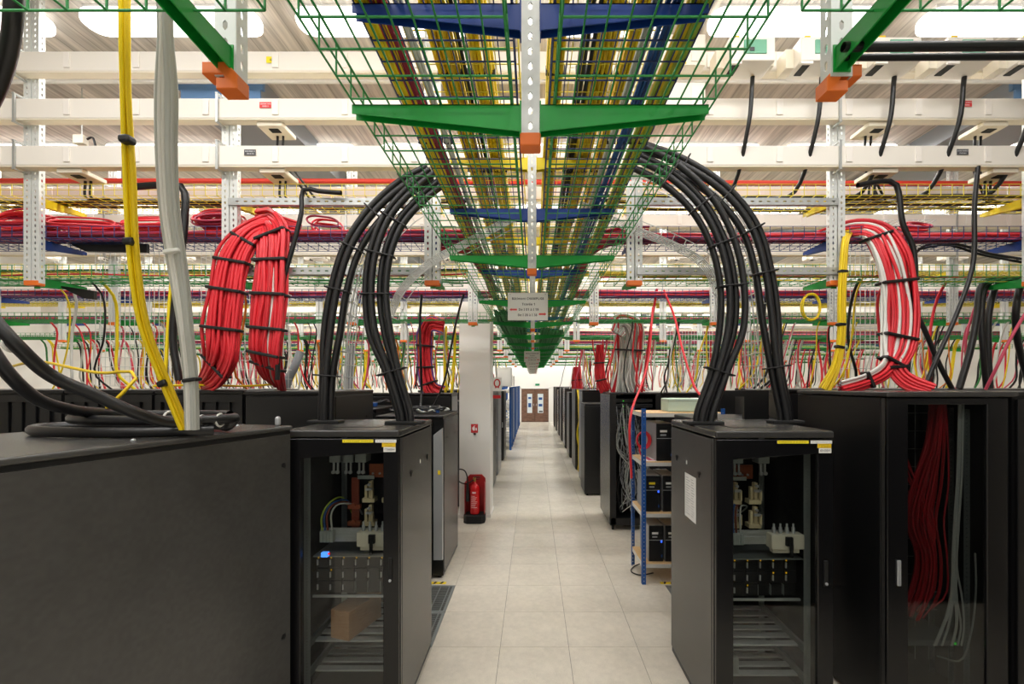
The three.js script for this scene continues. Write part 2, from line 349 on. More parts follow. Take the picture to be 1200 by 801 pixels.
// central wire trays, three levels, two sides
const WIRE = 0.0032;
function uWire(w, side, r) { return new Wires().line([new THREE.Vector3(0, side, 0), new THREE.Vector3(0, 0, 0), new THREE.Vector3(w, 0, 0), new THREE.Vector3(w, side, 0)], r).geo(); }
for (const lv of ['green', 'blue', 'yellow']) for (const s of [-1, 1]) {
  const near = 0.35, mid = 6.2, far = 25.8, w = 0.53, x0 = s > 0 ? 0.075 : -0.605, y = LEVEL[lv] + 0.006;
  const t = thing('wire_tray', `${lv} wire mesh tray along the aisle, ${s < 0 ? 'left' : 'right'} half, ${lv === 'green' ? 'lowest' : lv === 'blue' ? 'middle' : 'highest'} level`, 'cable tray', 'wire trays along the aisle');
  const u = uWire(w, 0.1, WIRE), m = TRAYMAT[lv];
  const d0 = lv === 'green' ? 0.6 : lv === 'blue' ? 0.9 : 1.1;
  for (let d = d0; d < mid; d += 0.11) part('cross_wire', u, m, t).position.set(x0, y, -d);
  const lw = new Wires().bar(V(0, 0, near), V(0, 0, mid), WIRE).geo();
  for (let i = 0; i <= 9; i++) part('length_wire', lw, m, t).position.set(x0 + w * i / 9, y, 0);
  for (const yy of [0.05, 0.1]) for (const xx of [0, w]) part('length_wire', lw, m, t).position.set(x0 + xx, y + yy, 0);
  const fw = new Wires();
  for (let i = 0; i <= 9; i++) fw.bar(V(x0 + w * i / 9, y, mid), V(x0 + w * i / 9, y, far), WIRE);
  for (const yy of [0.05, 0.1]) for (const xx of [0, w]) fw.bar(V(x0 + xx, y + yy, mid), V(x0 + xx, y + yy, far), WIRE);
  for (let d = mid + 0.05; d < far; d += 0.11) fw.line([V(x0, y + 0.1, d), V(x0, y, d), V(x0 + w, y, d), V(x0 + w, y + 0.1, d)], WIRE);
  part('far_mesh', fw.geo(), m, t, null, 'stuff');
}
// bundles lying in the central trays
function runBundle(x, y, d0, d1, n, r, m, label, opt = {}) {
  const t = thing('cable_bundle', label, 'cables', opt.group || 'cable bundles in the aisle trays');
  const cols = opt.cols || Math.ceil(Math.sqrt(n * 1.6));
  for (let i = 0; i < n; i++) {
    const cx = x + ((i % cols) - (cols - 1) / 2) * r * 1.9 + rr(-0.3, 0.3) * r, cy = y + r + Math.floor(i / cols) * r * 1.75, p = [];
    const steps = Math.max(4, Math.round((d1 - d0) / 0.9));
    for (let k = 0; k <= steps; k++) p.push(V(cx + rr(-1, 1) * r * 0.7 + (opt.drift || 0) * k / steps, cy + rr(-0.3, 0.3) * r, d0 + (d1 - d0) * k / steps));
    part('cable', tube(p, r, steps * 2, 5), Array.isArray(m) ? pick(m) : m, t);
  }
  for (let d = d0 + 0.8; d < Math.min(d1, 9); d += 1.1) part('cable_tie', box(x - cols * r - 0.006, x + cols * r + 0.006, y + 0.002, y + Math.ceil(n / cols) * r * 2 + 0.006, d, d + 0.016, 0.004), M.tie, t);
  return t;
}
const B = LEVEL.blue + 0.014, Y = LEVEL.yellow + 0.014, G = LEVEL.green + 0.014;
runBundle(-0.57, B, 0.5, 14, 10, 0.011, [M.cYellow, M.cYellow2], 'yellow cable bundle along the outer left edge of the middle aisle tray');
runBundle(-0.45, Y, 0.5, 16, 12, 0.012, [M.cYellow, M.cYellow2], 'outer yellow cable bundle in the top left aisle tray');
runBundle(-0.27, Y, 0.5, 16, 12, 0.012, [M.cYellow, M.cYellow2], 'inner yellow cable bundle in the top left aisle tray');
runBundle(-0.36, Y, 0.5, 12, 4, 0.008, [M.cBlack, M.cBlack2], 'black cable bundle between the yellow bundles of the top left aisle tray');
runBundle(-0.53, B, 0.5, 6.3, 6, 0.009, [M.cMaroon, M.cRed2], 'dark red cable bundle in the middle left aisle tray');
runBundle(-0.46, B, 0.5, 10, 5, 0.006, [M.cGrey, M.cWhite], 'pale grey cables in the middle left aisle tray');
runBundle(0.12, Y, 0.5, 18, 8, 0.012, [M.cYellow, M.cYellow2], 'yellow cable bundle beside the centre struts in the top right aisle tray');
runBundle(0.36, Y, 0.5, 16, 14, 0.012, [M.cYellow, M.cYellow2], 'wide yellow cable bundle in the top right aisle tray');
runBundle(0.27, Y, 0.5, 12, 5, 0.012, [M.cBlack, M.cBlack2], 'black cable bundle beside the yellow one in the top right aisle tray');
runBundle(0.5, Y, 0.5, 14, 8, 0.012, [M.cYellow, M.cYellow2], 'outer yellow cable bundle in the top right aisle tray');
runBundle(0.57, B, 0.5, 12, 7, 0.010, [M.cYellow2, M.cLime], 'mustard cable bundle along the outer right edge of the middle aisle tray');
runBundle(0.49, B, 0.5, 9, 3, 0.011, [M.cBlue], 'blue cables in the middle right aisle tray', { drift: -0.06 });
runBundle(0.42, B, 0.5, 9, 5, 0.006, [M.cGrey, M.cWhite], 'pale grey cables in the middle right aisle tray');
runBundle(-0.34, G, 6.2, 24, 34, 0.016, [M.cDarkGreen, M.cGreen], 'dark green cable pile far down the lowest left aisle tray', { cols: 14 });
runBundle(0.34, G, 8.2, 24, 34, 0.016, [M.cDarkGreen, M.cGreen], 'dark green cable pile far down the lowest right aisle tray', { cols: 14 });

// ---------------------------------------------------------------- rows across the room
const ROW = (k) => 1.3 + 2.6 * k;
const STRUT_X = [0.88, 2.64, 4.36, 6.1, 7.85, 9.6, 11.3];
const SIDE = (s) => (s < 0 ? 'left' : 'right');
const rowStrut = (k, i, s) => {
  const d = ROW(k), x = s * STRUT_X[i];
  const t = thing('strut', `galvanised slotted strut, ${NTH[i]} ${SIDE(s)} of the aisle in the ${ORD[k]} tray row`, 'strut', 'struts of the tray rows');
  t.position.set(x, 3.18, -d);
  part('channel', k === 0 ? singleStrut : k < 3 ? strutGeo : strutFarGeo, M.zinc, t);
  const c = part('end_cap', k === 0 ? capGeo : capSmall, M.orange, t, 'orange end cap'); c.rotation.y = s > 0 && k === 0 ? Math.PI : 0; if (k) c.scale.x = 1.9;
  for (const lv of ['green', 'blue', 'yellow']) {
    const b = part('bracket', bracketRow, BRMAT[lv], t, lv + ' cantilever bracket');
    b.position.set(0, LEVEL[lv] - 3.18, k === 0 ? 0.02 : -0.02); if (k === 0) { b.scale.set(1.45, 0.7, 1); b.position.y += 0.02; } b.rotation.y = k === 0 ? -Math.PI / 2 : Math.PI / 2;
  }
};
for (let k = 0; k < 9; k++) for (const s of [-1, 1]) {
  const reach = Math.min(12.3, ROW(k) * 1.25 + 0.8);
  STRUT_X.forEach((x, i) => { if (x < reach && (k || i < 1)) rowStrut(k, i, s); });
}
// trays of the rows
for (let k = 0; k < 9; k++) for (const s of [-1, 1]) for (const lv of ['yellow', 'blue', 'green']) {
  if (k === 0 && lv !== 'green') continue;
  const d = k === 0 ? ROW(0) - 0.59 : ROW(k), reach = Math.min(12.6, ROW(k) * 1.25 + 1), y = LEVEL[lv] + 0.006, w = new Wires(), n = 7, width = 0.4, r = k < 2 ? 0.0032 : 0.0042, x0 = 0.68;
  for (let i = 0; i <= n; i++) w.bar(V(s * x0, y, d + 0.02 + width * i / n), V(s * reach, y, d + 0.02 + width * i / n), r);
  for (const yy of [0.05, 0.1]) for (const e of [0, width]) w.bar(V(s * x0, y + yy, d + 0.02 + e), V(s * reach, y + yy, d + 0.02 + e), r);
  for (let x = x0; x < reach; x += 0.1) w.line([V(s * x, y + 0.1, d + 0.02), V(s * x, y, d + 0.02), V(s * x, y, d + 0.02 + width), V(s * x, y + 0.1, d + 0.02 + width)], r);
  const t = thing('row_tray', `${lv} wire mesh tray crossing ${SIDE(s)} of the aisle in the ${ORD[k]} tray row`, 'cable tray', 'wire trays of the rows');
  part('wire_mesh', w.geo(), TRAYMAT[lv], t, null, 'stuff');
  if (!k) continue;
  // cables lying in it: a compact red bundle in the blue tray, a few black ones in the yellow, green ones in the green
  const pal = lv === 'yellow' ? [M.cBlack, M.cBlack2] : lv === 'blue' ? [M.cMaroon, M.cMaroon, M.cRed2, M.cPink] : k === 1 ? [M.cGreen, M.cYellow2, M.cRed2] : [M.cGreen, M.cGreen, M.cDarkGreen, M.cLime];
  const count = lv === 'yellow' ? 3 : lv === 'blue' ? (k < 4 ? 16 : 8) : k === 1 ? 3 : k === 2 ? 3 : 6, rad = lv === 'yellow' ? 0.016 : lv === 'blue' ? (k < 4 ? 0.013 : 0.02) : k < 3 ? 0.008 : 0.014;
  const b = thing('tray_cables', `${lv === 'yellow' ? 'black' : lv === 'blue' ? 'dark red' : k === 1 ? 'mixed coloured' : 'green'} cables in the ${lv} tray ${SIDE(s)} of the aisle, ${ORD[k]} row`, 'cables', 'cables in the row trays');
  for (let i = 0; i < count; i++) {
    const p = [], tight = lv === 'blue', cd = tight ? d + 0.08 + rr(0, 0.13) : d + 0.05 + rr(0, 0.34), cy = y + rad + (tight ? rr(0, 0.075) : lv === 'green' ? rr(0, 0.02) : 0), steps = Math.ceil((reach - 0.5) / 0.7), w = tight ? 0.02 : 0.05;
    for (let q = 0; q <= steps; q++) p.push(V(s * (0.6 + (reach - 0.6) * q / steps), cy + rr(-0.008, 0.01), Math.max(d + 0.035, Math.min(d + 0.4, cd + rr(-w, w)))));
    part('cable', tube(p, rad, steps * 2, 5), pick(pal), b);
  }
}
// galvanised cross channels between the struts of the nearest row
for (const s of [-1, 1]) for (const [y, a, b, w] of [[4.0 - 0.12, 2.64, 0.9, 'upper'], [3.28, 2.64, 0.9, 'lower']]) {
  const t = thing('cross_channel', `${w} galvanised channel between the first two struts ${SIDE(s)} of the aisle`, 'channel', 'channels between the nearest struts');
  const L = a - b, f = slotted(0.06, L, 0.07, 0.012, 0.035).rotateZ(Math.PI / 2);
  part('channel', [f.clone().translate(s * (a + b) / 2 + L / 2, y, -3.86), box(s * (a + b) / 2 - L / 2, s * (a + b) / 2 + L / 2, y + 0.026, y + 0.03, 3.86, 3.9), box(s * (a + b) / 2 - L / 2, s * (a + b) / 2 + L / 2, y - 0.03, y - 0.026, 3.86, 3.9)], M.galv, t);
}
// busbar trunkings, three per row
const TRUNK = [[4.96, 5.126], [4.56, 4.727], [4.16, 4.327]];
const clipGeo = new RoundedBoxGeometry(0.055, 0.13, 0.012, 1, 0.004);
const hookGeo = join([new THREE.BoxGeometry(0.02, 0.24, 0.012), new THREE.BoxGeometry(0.02, 0.012, 0.16).translate(0, 0.12, -0.07), new THREE.BoxGeometry(0.02, 0.012, 0.16).translate(0, -0.12, -0.07)]);
for (let k = 1; k < 8; k++) for (let j = 0; j < 3; j++) {
  const d = ROW(k) - 0.11, reach = Math.min(12.8, ROW(k) * 1.25 + 1), [y0, y1] = TRUNK[j];
  for (const s of [-1, 1]) {
    const t = thing('busbar_trunking', `white trunking ${SIDE(s)} of the aisle, ${['highest', 'middle', 'lowest'][j]} of three, ${ORD[k]} row`, 'trunking', 'busbar trunkings');
    const a = s < 0 ? -reach : 0.002, b = s < 0 ? -0.002 : reach;
    part('casing', box(a, b, y0, y1, d, d + 0.075, 0.006), M.trunk, t);
    part('lower_lip', box(a, b, y0 - 0.012, y0, d + 0.004, d + 0.085), M.boxBeige, t);
    for (let x = 0.32 + (s < 0 ? 0.1 : 0); x < reach; x += 0.59) part('joint_clip', clipGeo, M.trunkClip, t).position.set(s * x, (y0 + y1) / 2 + 0.006, -d + 0.004);
    if (k < 4) for (const x of STRUT_X) if (x < reach) part('hook_clamp', hookGeo, M.galv, t, 'galvanised hook clamp').position.set(s * x - 0.04, (y0 + y1) / 2, -d + 0.01);
  }
}
// printed stickers on the nearest trunkings
function sticker(px, py, w, h, bg, fg, lines, label, d = 3.79) {
  const map = printed(256, Math.round(256 * h / w), (g, W, H) => { g.fillStyle = bg; g.fillRect(0, 0, W, H); g.fillStyle = fg; g.textAlign = 'center'; g.textBaseline = 'middle'; lines.forEach((l, i) => { if (typeof l === 'number') return strokes(g, W * (1 - l) / 2, H * (i + 0.5) / (lines.length + 0.5), W * l, H / (lines.length + 0.5) * 0.55); g.font = `bold ${Math.round(H / (lines.length + 0.5) * 0.75)}px sans-serif`; g.fillText(l, W / 2, H * (i + 0.75) / (lines.length + 0.5)); }); });
  const t = thing('sticker', label, 'sticker'); panel('print', t, w, h, 0.002, map, at(px, py, d - 0.006));
}
sticker(319, 70, 0.1, 0.055, '#f0dd1c', '#6b5a10', ['48V'], 'yellow 48V sticker on the highest left trunking');
sticker(311, 123, 0.1, 0.05, '#e23a3e', '#ffffff', [0.86, 0.5], 'red sticker on the middle left trunking');
sticker(1132, 121.5, 0.1, 0.05, '#e23a3e', '#ffffff', [0.86, 0.5], 'red sticker on the middle right trunking');
sticker(293, 178.5, 0.1, 0.05, '#4a4a4c', '#e8e8e8', [0.86, 0.5], 'dark grey sticker on the lowest left trunking');
sticker(1128, 178, 0.1, 0.05, '#4a4a4c', '#e8e8e8', [0.86, 0.5], 'dark grey sticker on the lowest right trunking');

// tap-off boxes with green windows
function tapBox(x, y, d, sc, label, group) {
  const t = thing('tap_off_box', label, 'electrical box', group);
  t.position.set(x, y, -d); t.scale.setScalar(sc);
  part('case', metric(new RoundedBoxGeometry(0.38, 0.2, 0.24, 1, 0.012)).translate(0, 0, 0), M.trunk, t);
  part('rear_mount', [box(-0.26, -0.19, -0.09, 0.07, -0.02, 0.12), box(0.19, 0.23, -0.07, 0.07, -0.02, 0.12)], M.boxBeige, t, null, 'stuff');
  const win = part('window', new RoundedBoxGeometry(0.19, 0.115, 0.014, 1, 0.005).translate(0.02, 0.015, 0.122), M.greenWindow, t, 'green tinted breaker window');
  part('breaker', new THREE.BoxGeometry(0.04, 0.03, 0.004).translate(-0.01, -0.01, 0.131), M.cBlack, win);
  part('socket', new THREE.BoxGeometry(0.06, 0.01, 0.13).translate(-0.12, -0.102, 0.01), M.blackFlat, t, 'black socket underneath');
  part('tab', new THREE.BoxGeometry(0.1, 0.02, 0.02).translate(-0.14, -0.112, 0.11), M.trunkClip, t);
  part('warning_tab', new THREE.BoxGeometry(0.05, 0.012, 0.03).translate(-0.13, 0.106, 0.1), M.labelY, t, 'yellow warning tab');
  return t;
}
[874, 955, 1040, 1122, 1204].forEach((px, i) => {
  const p = at(px, 62, 3.62);
  tapBox(p.x, 4.935, 3.62, 0.95, `large white box with green window, ${NTH[i]} on the highest right trunking`, 'tap-off boxes of the nearest row');
  const q = at(px + 8, 90, 3.68);
  solo('power_cable', tube([q, V(q.x - 0.02, q.y - 0.4, 3.72), V(q.x - 0.08, q.y - 0.85, 3.98), V(q.x - 0.3, 4.02, 4.1), V(q.x - 0.9, 3.99, 4.15)], 0.018, 24, 8), M.cBlack, `black cable hanging from the ${NTH[i]} tap-off box right of the aisle`, 'cable', 'cables under the tap-off boxes');
});
for (const s of [-1, 1]) for (let i = 0; i < 7; i++) {
  const x = s * (1.6 + i * 1.35), lab = (r) => `small ${r}-row box with green window, ${NTH[i]} ${SIDE(s)} of the aisle`;
  tapBox(x, 4.86, 8.85, 0.95, lab('third'), 'tap-off boxes of the third row');
}
for (const [j, w] of [[0, 'highest'], [1, 'middle']]) {
  const [y0, y1] = TRUNK[j], x = 1.0, t = thing('feeder_unit', `white feeder unit with yellow stripe on the ${w} right trunking beside the aisle tray`, 'electrical box', 'feeder units');
  part('case', box(x, x + 0.42, y0 - 0.03, y1 + 0.06, 3.68, 3.78, 0.006), M.trunk, t);
  part('stripe', box(x + 0.06, x + 0.26, y0 - 0.02, y0 - 0.005, 3.676, 3.68), M.labelY, t, 'yellow warning stripe');
  part('cover', box(x + 0.3, x + 0.4, y0, y1 + 0.03, 3.672, 3.68, 0.003), M.trunkClip, t);
}
// small taps with twin cables under the trunkings
[[318, 146, 4.56], [1030, 142, 4.56], [1163, 146, 4.56], [85, 198, 4.16], [321, 200, 4.16], [1035, 196, 4.16], [1175, 197, 4.16]].forEach(([px, py, y], i) => {
  const x = (px - VPX) / FOCAL * 3.85;
  const t = thing('tap_plug', `beige plug with twin cables under the ${y > 4.4 ? 'middle' : 'lowest'} ${px < 600 ? 'left' : 'right'} trunking, ${['left of the duct', 'beside the second strut', 'near the right edge', 'near the left edge', 'beside the second strut', 'beside the second strut', 'near the right edge'][i]}`, 'plug', 'tap plugs under the nearest trunkings');
  part('plug_body', box(x - 0.11, x + 0.11, y - 0.05, y - 0.012, 3.82, 4.05, 0.008), M.boxBeige, t);
  part('socket', box(x - 0.03, x + 0.05, y - 0.056, y - 0.05, 3.86, 3.92), M.blackFlat, t);
  for (const o of [-0.02, 0.03]) part('cable', tube([V(x + o, y - 0.05, 3.98), V(x + o, y - 0.2, 3.99), V(x + o + 0.06, Math.max(3.98, y - 0.32), 4.05), V(x + o + 0.25, 3.97, 4.12)], 0.011, 16, 6), M.cBlack, t);
});
{
  const p = at(96, 165, 5.2), t = thing('junction_box', 'small grey junction box hung under the ceiling at the far left', 'box');
  part('case', box(p.x - 0.06, p.x + 0.06, p.y - 0.05, p.y + 0.05, 5.15, 5.22, 0.006), M.boxBeige, t);
  part('cable', tube([V(p.x + 0.06, p.y + 0.02, 5.2), V(p.x + 0.12, p.y + 0.04, 5.2), V(p.x + 0.16, p.y - 0.06, 5.2)], 0.012, 10, 6), M.cBlack, t);
  part('rod', cyl(0.006, CEIL - p.y, p.x, (CEIL + p.y) / 2, 5.2, 6), M.galv, t);
}
// ---------------------------------------------------------------- racks
const locks = [0.3, 0.95];
function rack(o) {
  const { x0, x1, d0, d1, h, label, m = M.black, front = 'solid', name = 'server_rack', group = 'racks in the rows', base = 0.03, side = m, handle = true } = o;
  const t = thing(name, label, 'rack', group), c = (d0 + d1) / 2;
  part('body', box(x0 + 0.006, x1 - 0.006, base, h - 0.03, d0 + 0.03, d1 - 0.006), m, t);
  part('top_panel', box(x0, x1, h - 0.035, h, d0, d1, 0.012), o.top || m, t);
  for (const [xx, s] of [[x0, 1], [x1, -1]]) {
    const p = part('side_panel', box(xx, xx + s * 0.01, base + 0.04, h - 0.05, d0 + 0.05, d1 - 0.03, 0.004), side, t);
    if (o.locks !== false) for (const [f, y] of [[0.22, h - 0.28], [0.78, h - 0.28]]) part('lock', cyl(0.012, 0.006, xx - s * 0.002, y, d0 + (d1 - d0) * f, 10, 'x'), M.blackFlat, p);
  }
  if (front === 'solid') { const dr = part('door', box(x0 + 0.02, x1 - 0.02, base + 0.02, h - 0.05, d0 + 0.002, d0 + 0.028, 0.006), o.doorMat || m, t); if (handle) part('handle', box(x1 - 0.06, x1 - 0.035, 1.0, 1.16, d0 - 0.012, d0 + 0.002, 0.005), M.silver, dr); }
  if (front === 'mesh') {
    const dr = part('door', [box(x0 + 0.01, x0 + 0.06, base, h - 0.045, d0, d0 + 0.028), box(x1 - 0.06, x1 - 0.01, base, h - 0.045, d0, d0 + 0.028), box(x0 + 0.06, x1 - 0.06, h - 0.11, h - 0.045, d0, d0 + 0.028), box(x0 + 0.06, x1 - 0.06, base, base + 0.06, d0, d0 + 0.028)], m, t);
    for (let i = 0; i < 5; i++) part('vent_slat', box(x0 + 0.09 + i * (x1 - x0 - 0.18) / 5, x0 + 0.09 + (i + 0.7) * (x1 - x0 - 0.18) / 5, base + 0.06, h - 0.11, d0 + 0.008, d0 + 0.02), M.blackFlat, dr);
    part('handle', box(x1 - 0.05, x1 - 0.03, 1.0, 1.16, d0 - 0.012, d0, 0.005), M.silver, dr);
  }
  for (const fx of [x0 + 0.06, x1 - 0.06]) for (const fd of [d0 + 0.08, d1 - 0.08]) part('foot', cyl(0.025, base, fx, base / 2, fd, 8), M.rubber, t);
  return t;
}
// the glazed power racks on both sides of the aisle
function glazedRack(x0, d0, side, o) {
  const w = 0.78, x1 = x0 + w, d1 = d0 + 0.95, h = 1.995, X = (u) => x0 + u;
  const t = thing('power_rack', o.label, 'rack');
  part('base_panel', box(x0 + 0.01, x1 - 0.01, 0, 0.06, d0 + 0.03, d1 - 0.01), M.black, t);
  part('top_panel', box(x0, x1, h - 0.05, h, d0 - 0.005, d1, 0.014), M.charcoal, t);
  part('top_plate', box(x0 + 0.2, x1 - 0.2, h, h + 0.003, d0 + 0.2, d1 - 0.3), M.charcoal, t);
  part('back_panel', box(x0 + 0.01, x1 - 0.01, 0.06, h - 0.05, d1 - 0.02, d1), M.blackFlat, t);
  for (const [xx, s] of [[x0, 1], [x1, -1]]) {
    const p = part('side_panel', box(xx, xx + s * 0.018, 0.05, h - 0.06, d0 + 0.06, d1 - 0.015, 0.006), M.charcoal, t);
    part('edge_trim', box(xx, xx + s * 0.022, 0.02, h - 0.055, d0 + 0.03, d0 + 0.055, 0.004), M.charcoal, p);
    for (const [f, y] of [[0.3, 1.66], [0.82, 1.7]]) part('lock', [cyl(0.014, 0.01, xx - s * 0.001, y, d0 + 0.95 * f, 12, 'x'), box(xx - s * 0.004, xx, y - 0.03, y - 0.005, d0 + 0.95 * f - 0.006, d0 + 0.95 * f + 0.006)], M.blackFlat, p, null, 'stuff');
    part('sticker', box(xx - s * 0.001, xx, 1.68, 1.71, d0 + 0.95 * 0.56, d0 + 0.95 * 0.56 + 0.022), M.label, p);
  }
  for (const u of [0.045, w - 0.045]) for (const dd of [d0 + 0.14, d1 - 0.2]) {
    const f = slotted(0.045, h - 0.2, 0.022, 0.01, 0.01);
    part('rack_rail', [f.translate(X(u) + (u < 0.4 ? 0.05 : -0.05), 0.1, -dd), box(X(u) + (u < 0.4 ? 0.026 : -0.03), X(u) + (u < 0.4 ? 0.03 : -0.026), 0.1, h - 0.1, dd, dd + 0.05)], M.galvDark, t);
  }
  // glazed door: hinge left, handle right, upper rail lower on the hinge side
  const dr = part('door', (() => {
    const s = new THREE.Shape([[0.01, 0.05], [w - 0.01, 0.05], [w - 0.01, h - 0.06], [0.01, h - 0.06]].map(([a, b]) => new THREE.Vector2(a, b)));
    s.holes.push(new THREE.Path([[0.115, 0.16], [0.115, h - 0.185], [w - 0.105, h - 0.145], [w - 0.105, 0.16]].map(([a, b]) => new THREE.Vector2(a, b))));
    return new THREE.ExtrudeGeometry(s, { depth: 0.024, bevelEnabled: true, bevelSize: 0.004, bevelThickness: 0.004, bevelSegments: 1 }).translate(x0, 0, -(d0 + 0.026));
  })(), M.blackGloss, t);
  part('door_glass', poly([[0.11, 0.15], [w - 0.1, 0.15], [w - 0.1, h - 0.14], [0.11, h - 0.18]], 0.004).translate(x0, 0, -(d0 + 0.018)), M.glass, dr, 'tinted glass pane');
  const hd = part('handle', box(X(w - 0.072), X(w - 0.047), 0.98, 1.15, d0 - 0.012, d0, 0.005), M.blackFlat, dr);
  part('lock', cyl(0.009, 0.008, X(w - 0.06), 1.0, d0 - 0.014, 10, 'z'), M.silver, hd, 'bright lock barrel');
  // stickers on the door head
  const tx = (bg, fg, lines) => printed(256, 64, (g, W, H) => { g.fillStyle = bg; g.fillRect(0, 0, W, H); g.fillStyle = fg; g.textAlign = 'center'; g.textBaseline = 'middle'; lines.forEach((l, i) => strokes(g, W * (1 - l) / 2, H * (i + 0.25) / lines.length, W * l, H / lines.length * 0.5)); });
  panel('sticker', dr, 0.205, 0.02, 0.002, tx('#f4e02a', '#b8a40e', [0.9]), V(X(0.505), h - 0.072, d0 - 0.006), 0, 'long yellow sticker');
  panel('sticker', dr, 0.14, 0.02, 0.002, tx('#efefec', '#c8c8c4', [0.8]), V(X(0.69), h - 0.072, d0 - 0.006), 0, 'white sticker strip');
  panel('sticker', dr, 0.09, 0.028, 0.002, tx('#f0c81c', '#7a6408', [0.75, 0.5]), V(X(0.71), h - 0.097, d0 - 0.006), 0, 'yellow sticker with two lines');
  panel('sticker', dr, 0.08, 0.032, 0.002, tx('#f2f0ea', '#3a3a3a', [0.8]), V(X(0.715), h - 0.128, d0 - 0.006), 0, 'white sticker with black code');
  // equipment inside
  const e = d0 + 0.22;
  for (let i = 0; i < 3; i++) {
    if (o.mirror && i === 1) continue;
    const x = X(0.21 + i * 0.092);
    const br = part('disconnector', box(x, x + 0.08, 1.74, 1.85, e, e + 0.1, 0.006), M.terminal, t);
    for (const k of [0, 1]) part('lug', [cyl(0.008, 0.07, x + 0.025 + 0.03 * k, 1.705, e + 0.02, 8), cyl(0.014, 0.012, x + 0.025 + 0.03 * k, 1.67, e + 0.012, 8, 'z')], M.silver, br, null, 'stuff');
  }
  part('mounting_rail', [box(X(0.1), X(0.68), 1.86, 1.885, e + 0.02, e + 0.06), box(X(0.1), X(0.68), 1.81, 1.825, e + 0.1, e + 0.12)], M.galv, t, null, 'stuff');
  const cb = o.mirror ? -0.29 : 0, cu = part('busbar', box(X(0.47 + cb), X(0.68 + cb), 1.62, 1.72, e + 0.07, e + 0.085, 0.003), M.copper, t, 'horizontal copper busbar');
  for (const u of [0.5, 0.55, 0.6, 0.64]) part('bolt', cyl(0.008, 0.01, X(u + cb), 1.65, e + 0.065, 6, 'z'), M.silver, cu);
  part('busbar', box(X(o.mirror ? 0.2 : 0.345), X(o.mirror ? 0.25 : 0.4), 1.2, 1.62, e + 0.06, e + 0.075, 0.003), M.copperDark, t, 'vertical copper busbar');
  for (const y of [1.28, 1.4]) if (!o.mirror) part('busbar_joint', [box(X(0.33), X(0.42), y, y + 0.03, e + 0.03, e + 0.06), cyl(0.016, 0.02, X(0.375), y + 0.03, e + 0.025, 8, 'z')], M.copper, t, null, 'stuff');
  part('label_plate', box(X(0.4 + cb / 1.5), X(0.52 + cb / 1.5), 1.615, 1.642, e + 0.035, e + 0.04), M.terminal, t);
  for (const y of [1.33, 1.5]) for (const u of o.mirror ? [0.2, 0.34] : [0.44, 0.58]) {
    const f = part('fuse_holder', [box(X(u), X(u + 0.085), y - 0.05, y - 0.02, e + 0.02, e + 0.09), box(X(u + 0.012), X(u + 0.03), y - 0.02, y + 0.07, e + 0.03, e + 0.06), box(X(u + 0.04), X(u + 0.065), y - 0.02, y + 0.1, e + 0.03, e + 0.07, 0.004), box(X(u + 0.068), X(u + 0.08), y - 0.02, y + 0.05, e + 0.0, e + 0.03)], M.fuse, t, null, 'stuff');
    part('contact', [box(X(u + 0.03), X(u + 0.075), y + 0.04, y + 0.055, e + 0.0, e + 0.02), cyl(0.01, 0.02, X(u + 0.05), y + 0.08, e + 0.015, 8, 'z')], M.silver, f, null, 'stuff');
  }
  part('din_rail', [box(X(0.16), X(0.6), 1.255, 1.28, e - 0.02, e - 0.01), box(X(0.16), X(0.6), 1.22, 1.235, e - 0.02, e - 0.01), box(X(0.16), X(0.6), 1.18, 1.27, e - 0.01, e)], M.galv, t, null, 'stuff');
  for (let i = 0; i < 4; i++) part('terminal_block', box(X(0.17 + i * 0.024), X(0.192 + i * 0.024), 1.19, 1.27, e - 0.06, e - 0.02, 0.003), M.terminal, t);
  const sw = part('main_switch', [box(X(0.44), X(0.665), 1.17, 1.27, e - 0.09, e - 0.01, 0.006), box(X(0.46), X(0.64), 1.14, 1.17, e - 0.07, e - 0.02)], M.breaker, t, 'beige main switch', 'stuff');
  part('switch_knob', [box(X(0.53), X(0.575), 1.2, 1.26, e - 0.115, e - 0.09, 0.004), box(X(0.545), X(0.565), 1.13, 1.22, e - 0.135, e - 0.115, 0.004)], M.blackFlat, sw, 'black turn knob');
  for (let i = 0; i < 4; i++) part('terminal_screw', [cyl(0.012, 0.04, X(0.475 + i * 0.045), 1.29, e - 0.05, 8), cyl(0.007, 0.03, X(0.475 + i * 0.045), 1.32, e - 0.05, 8)], M.silver, sw, null, 'stuff');
  [[M.cLime, 0.0], [M.cBlue, 0.02], [M.copperDark, 0.04], [M.cGrey, 0.07]].forEach(([m, u], i) => part('wire', tube([V(X(0.18 + u), 1.27, e - 0.04), V(X(0.175 + u), 1.36 + i * 0.01, e - 0.04), V(X(0.2 + u), 1.44, e + 0.0), V(X(0.25 + u * 1.6), 1.47 - i * 0.02, e + 0.1), V(X(0.28 + u), 1.3, e + 0.25)], 0.006, 20, 6), m, t));
  part('mounting_plate', box(X(0.12), X(0.68), 1.085, 1.092, e - 0.05, e + 0.5), M.galvDark, t);
  // rectifier shelf: rows of modules
  const ch = part('rectifier_shelf', [box(X(0.115), X(0.67), 0.8, 1.075, e + 0.03, e + 0.4)], M.blackFlat, t, 'black rectifier shelf');
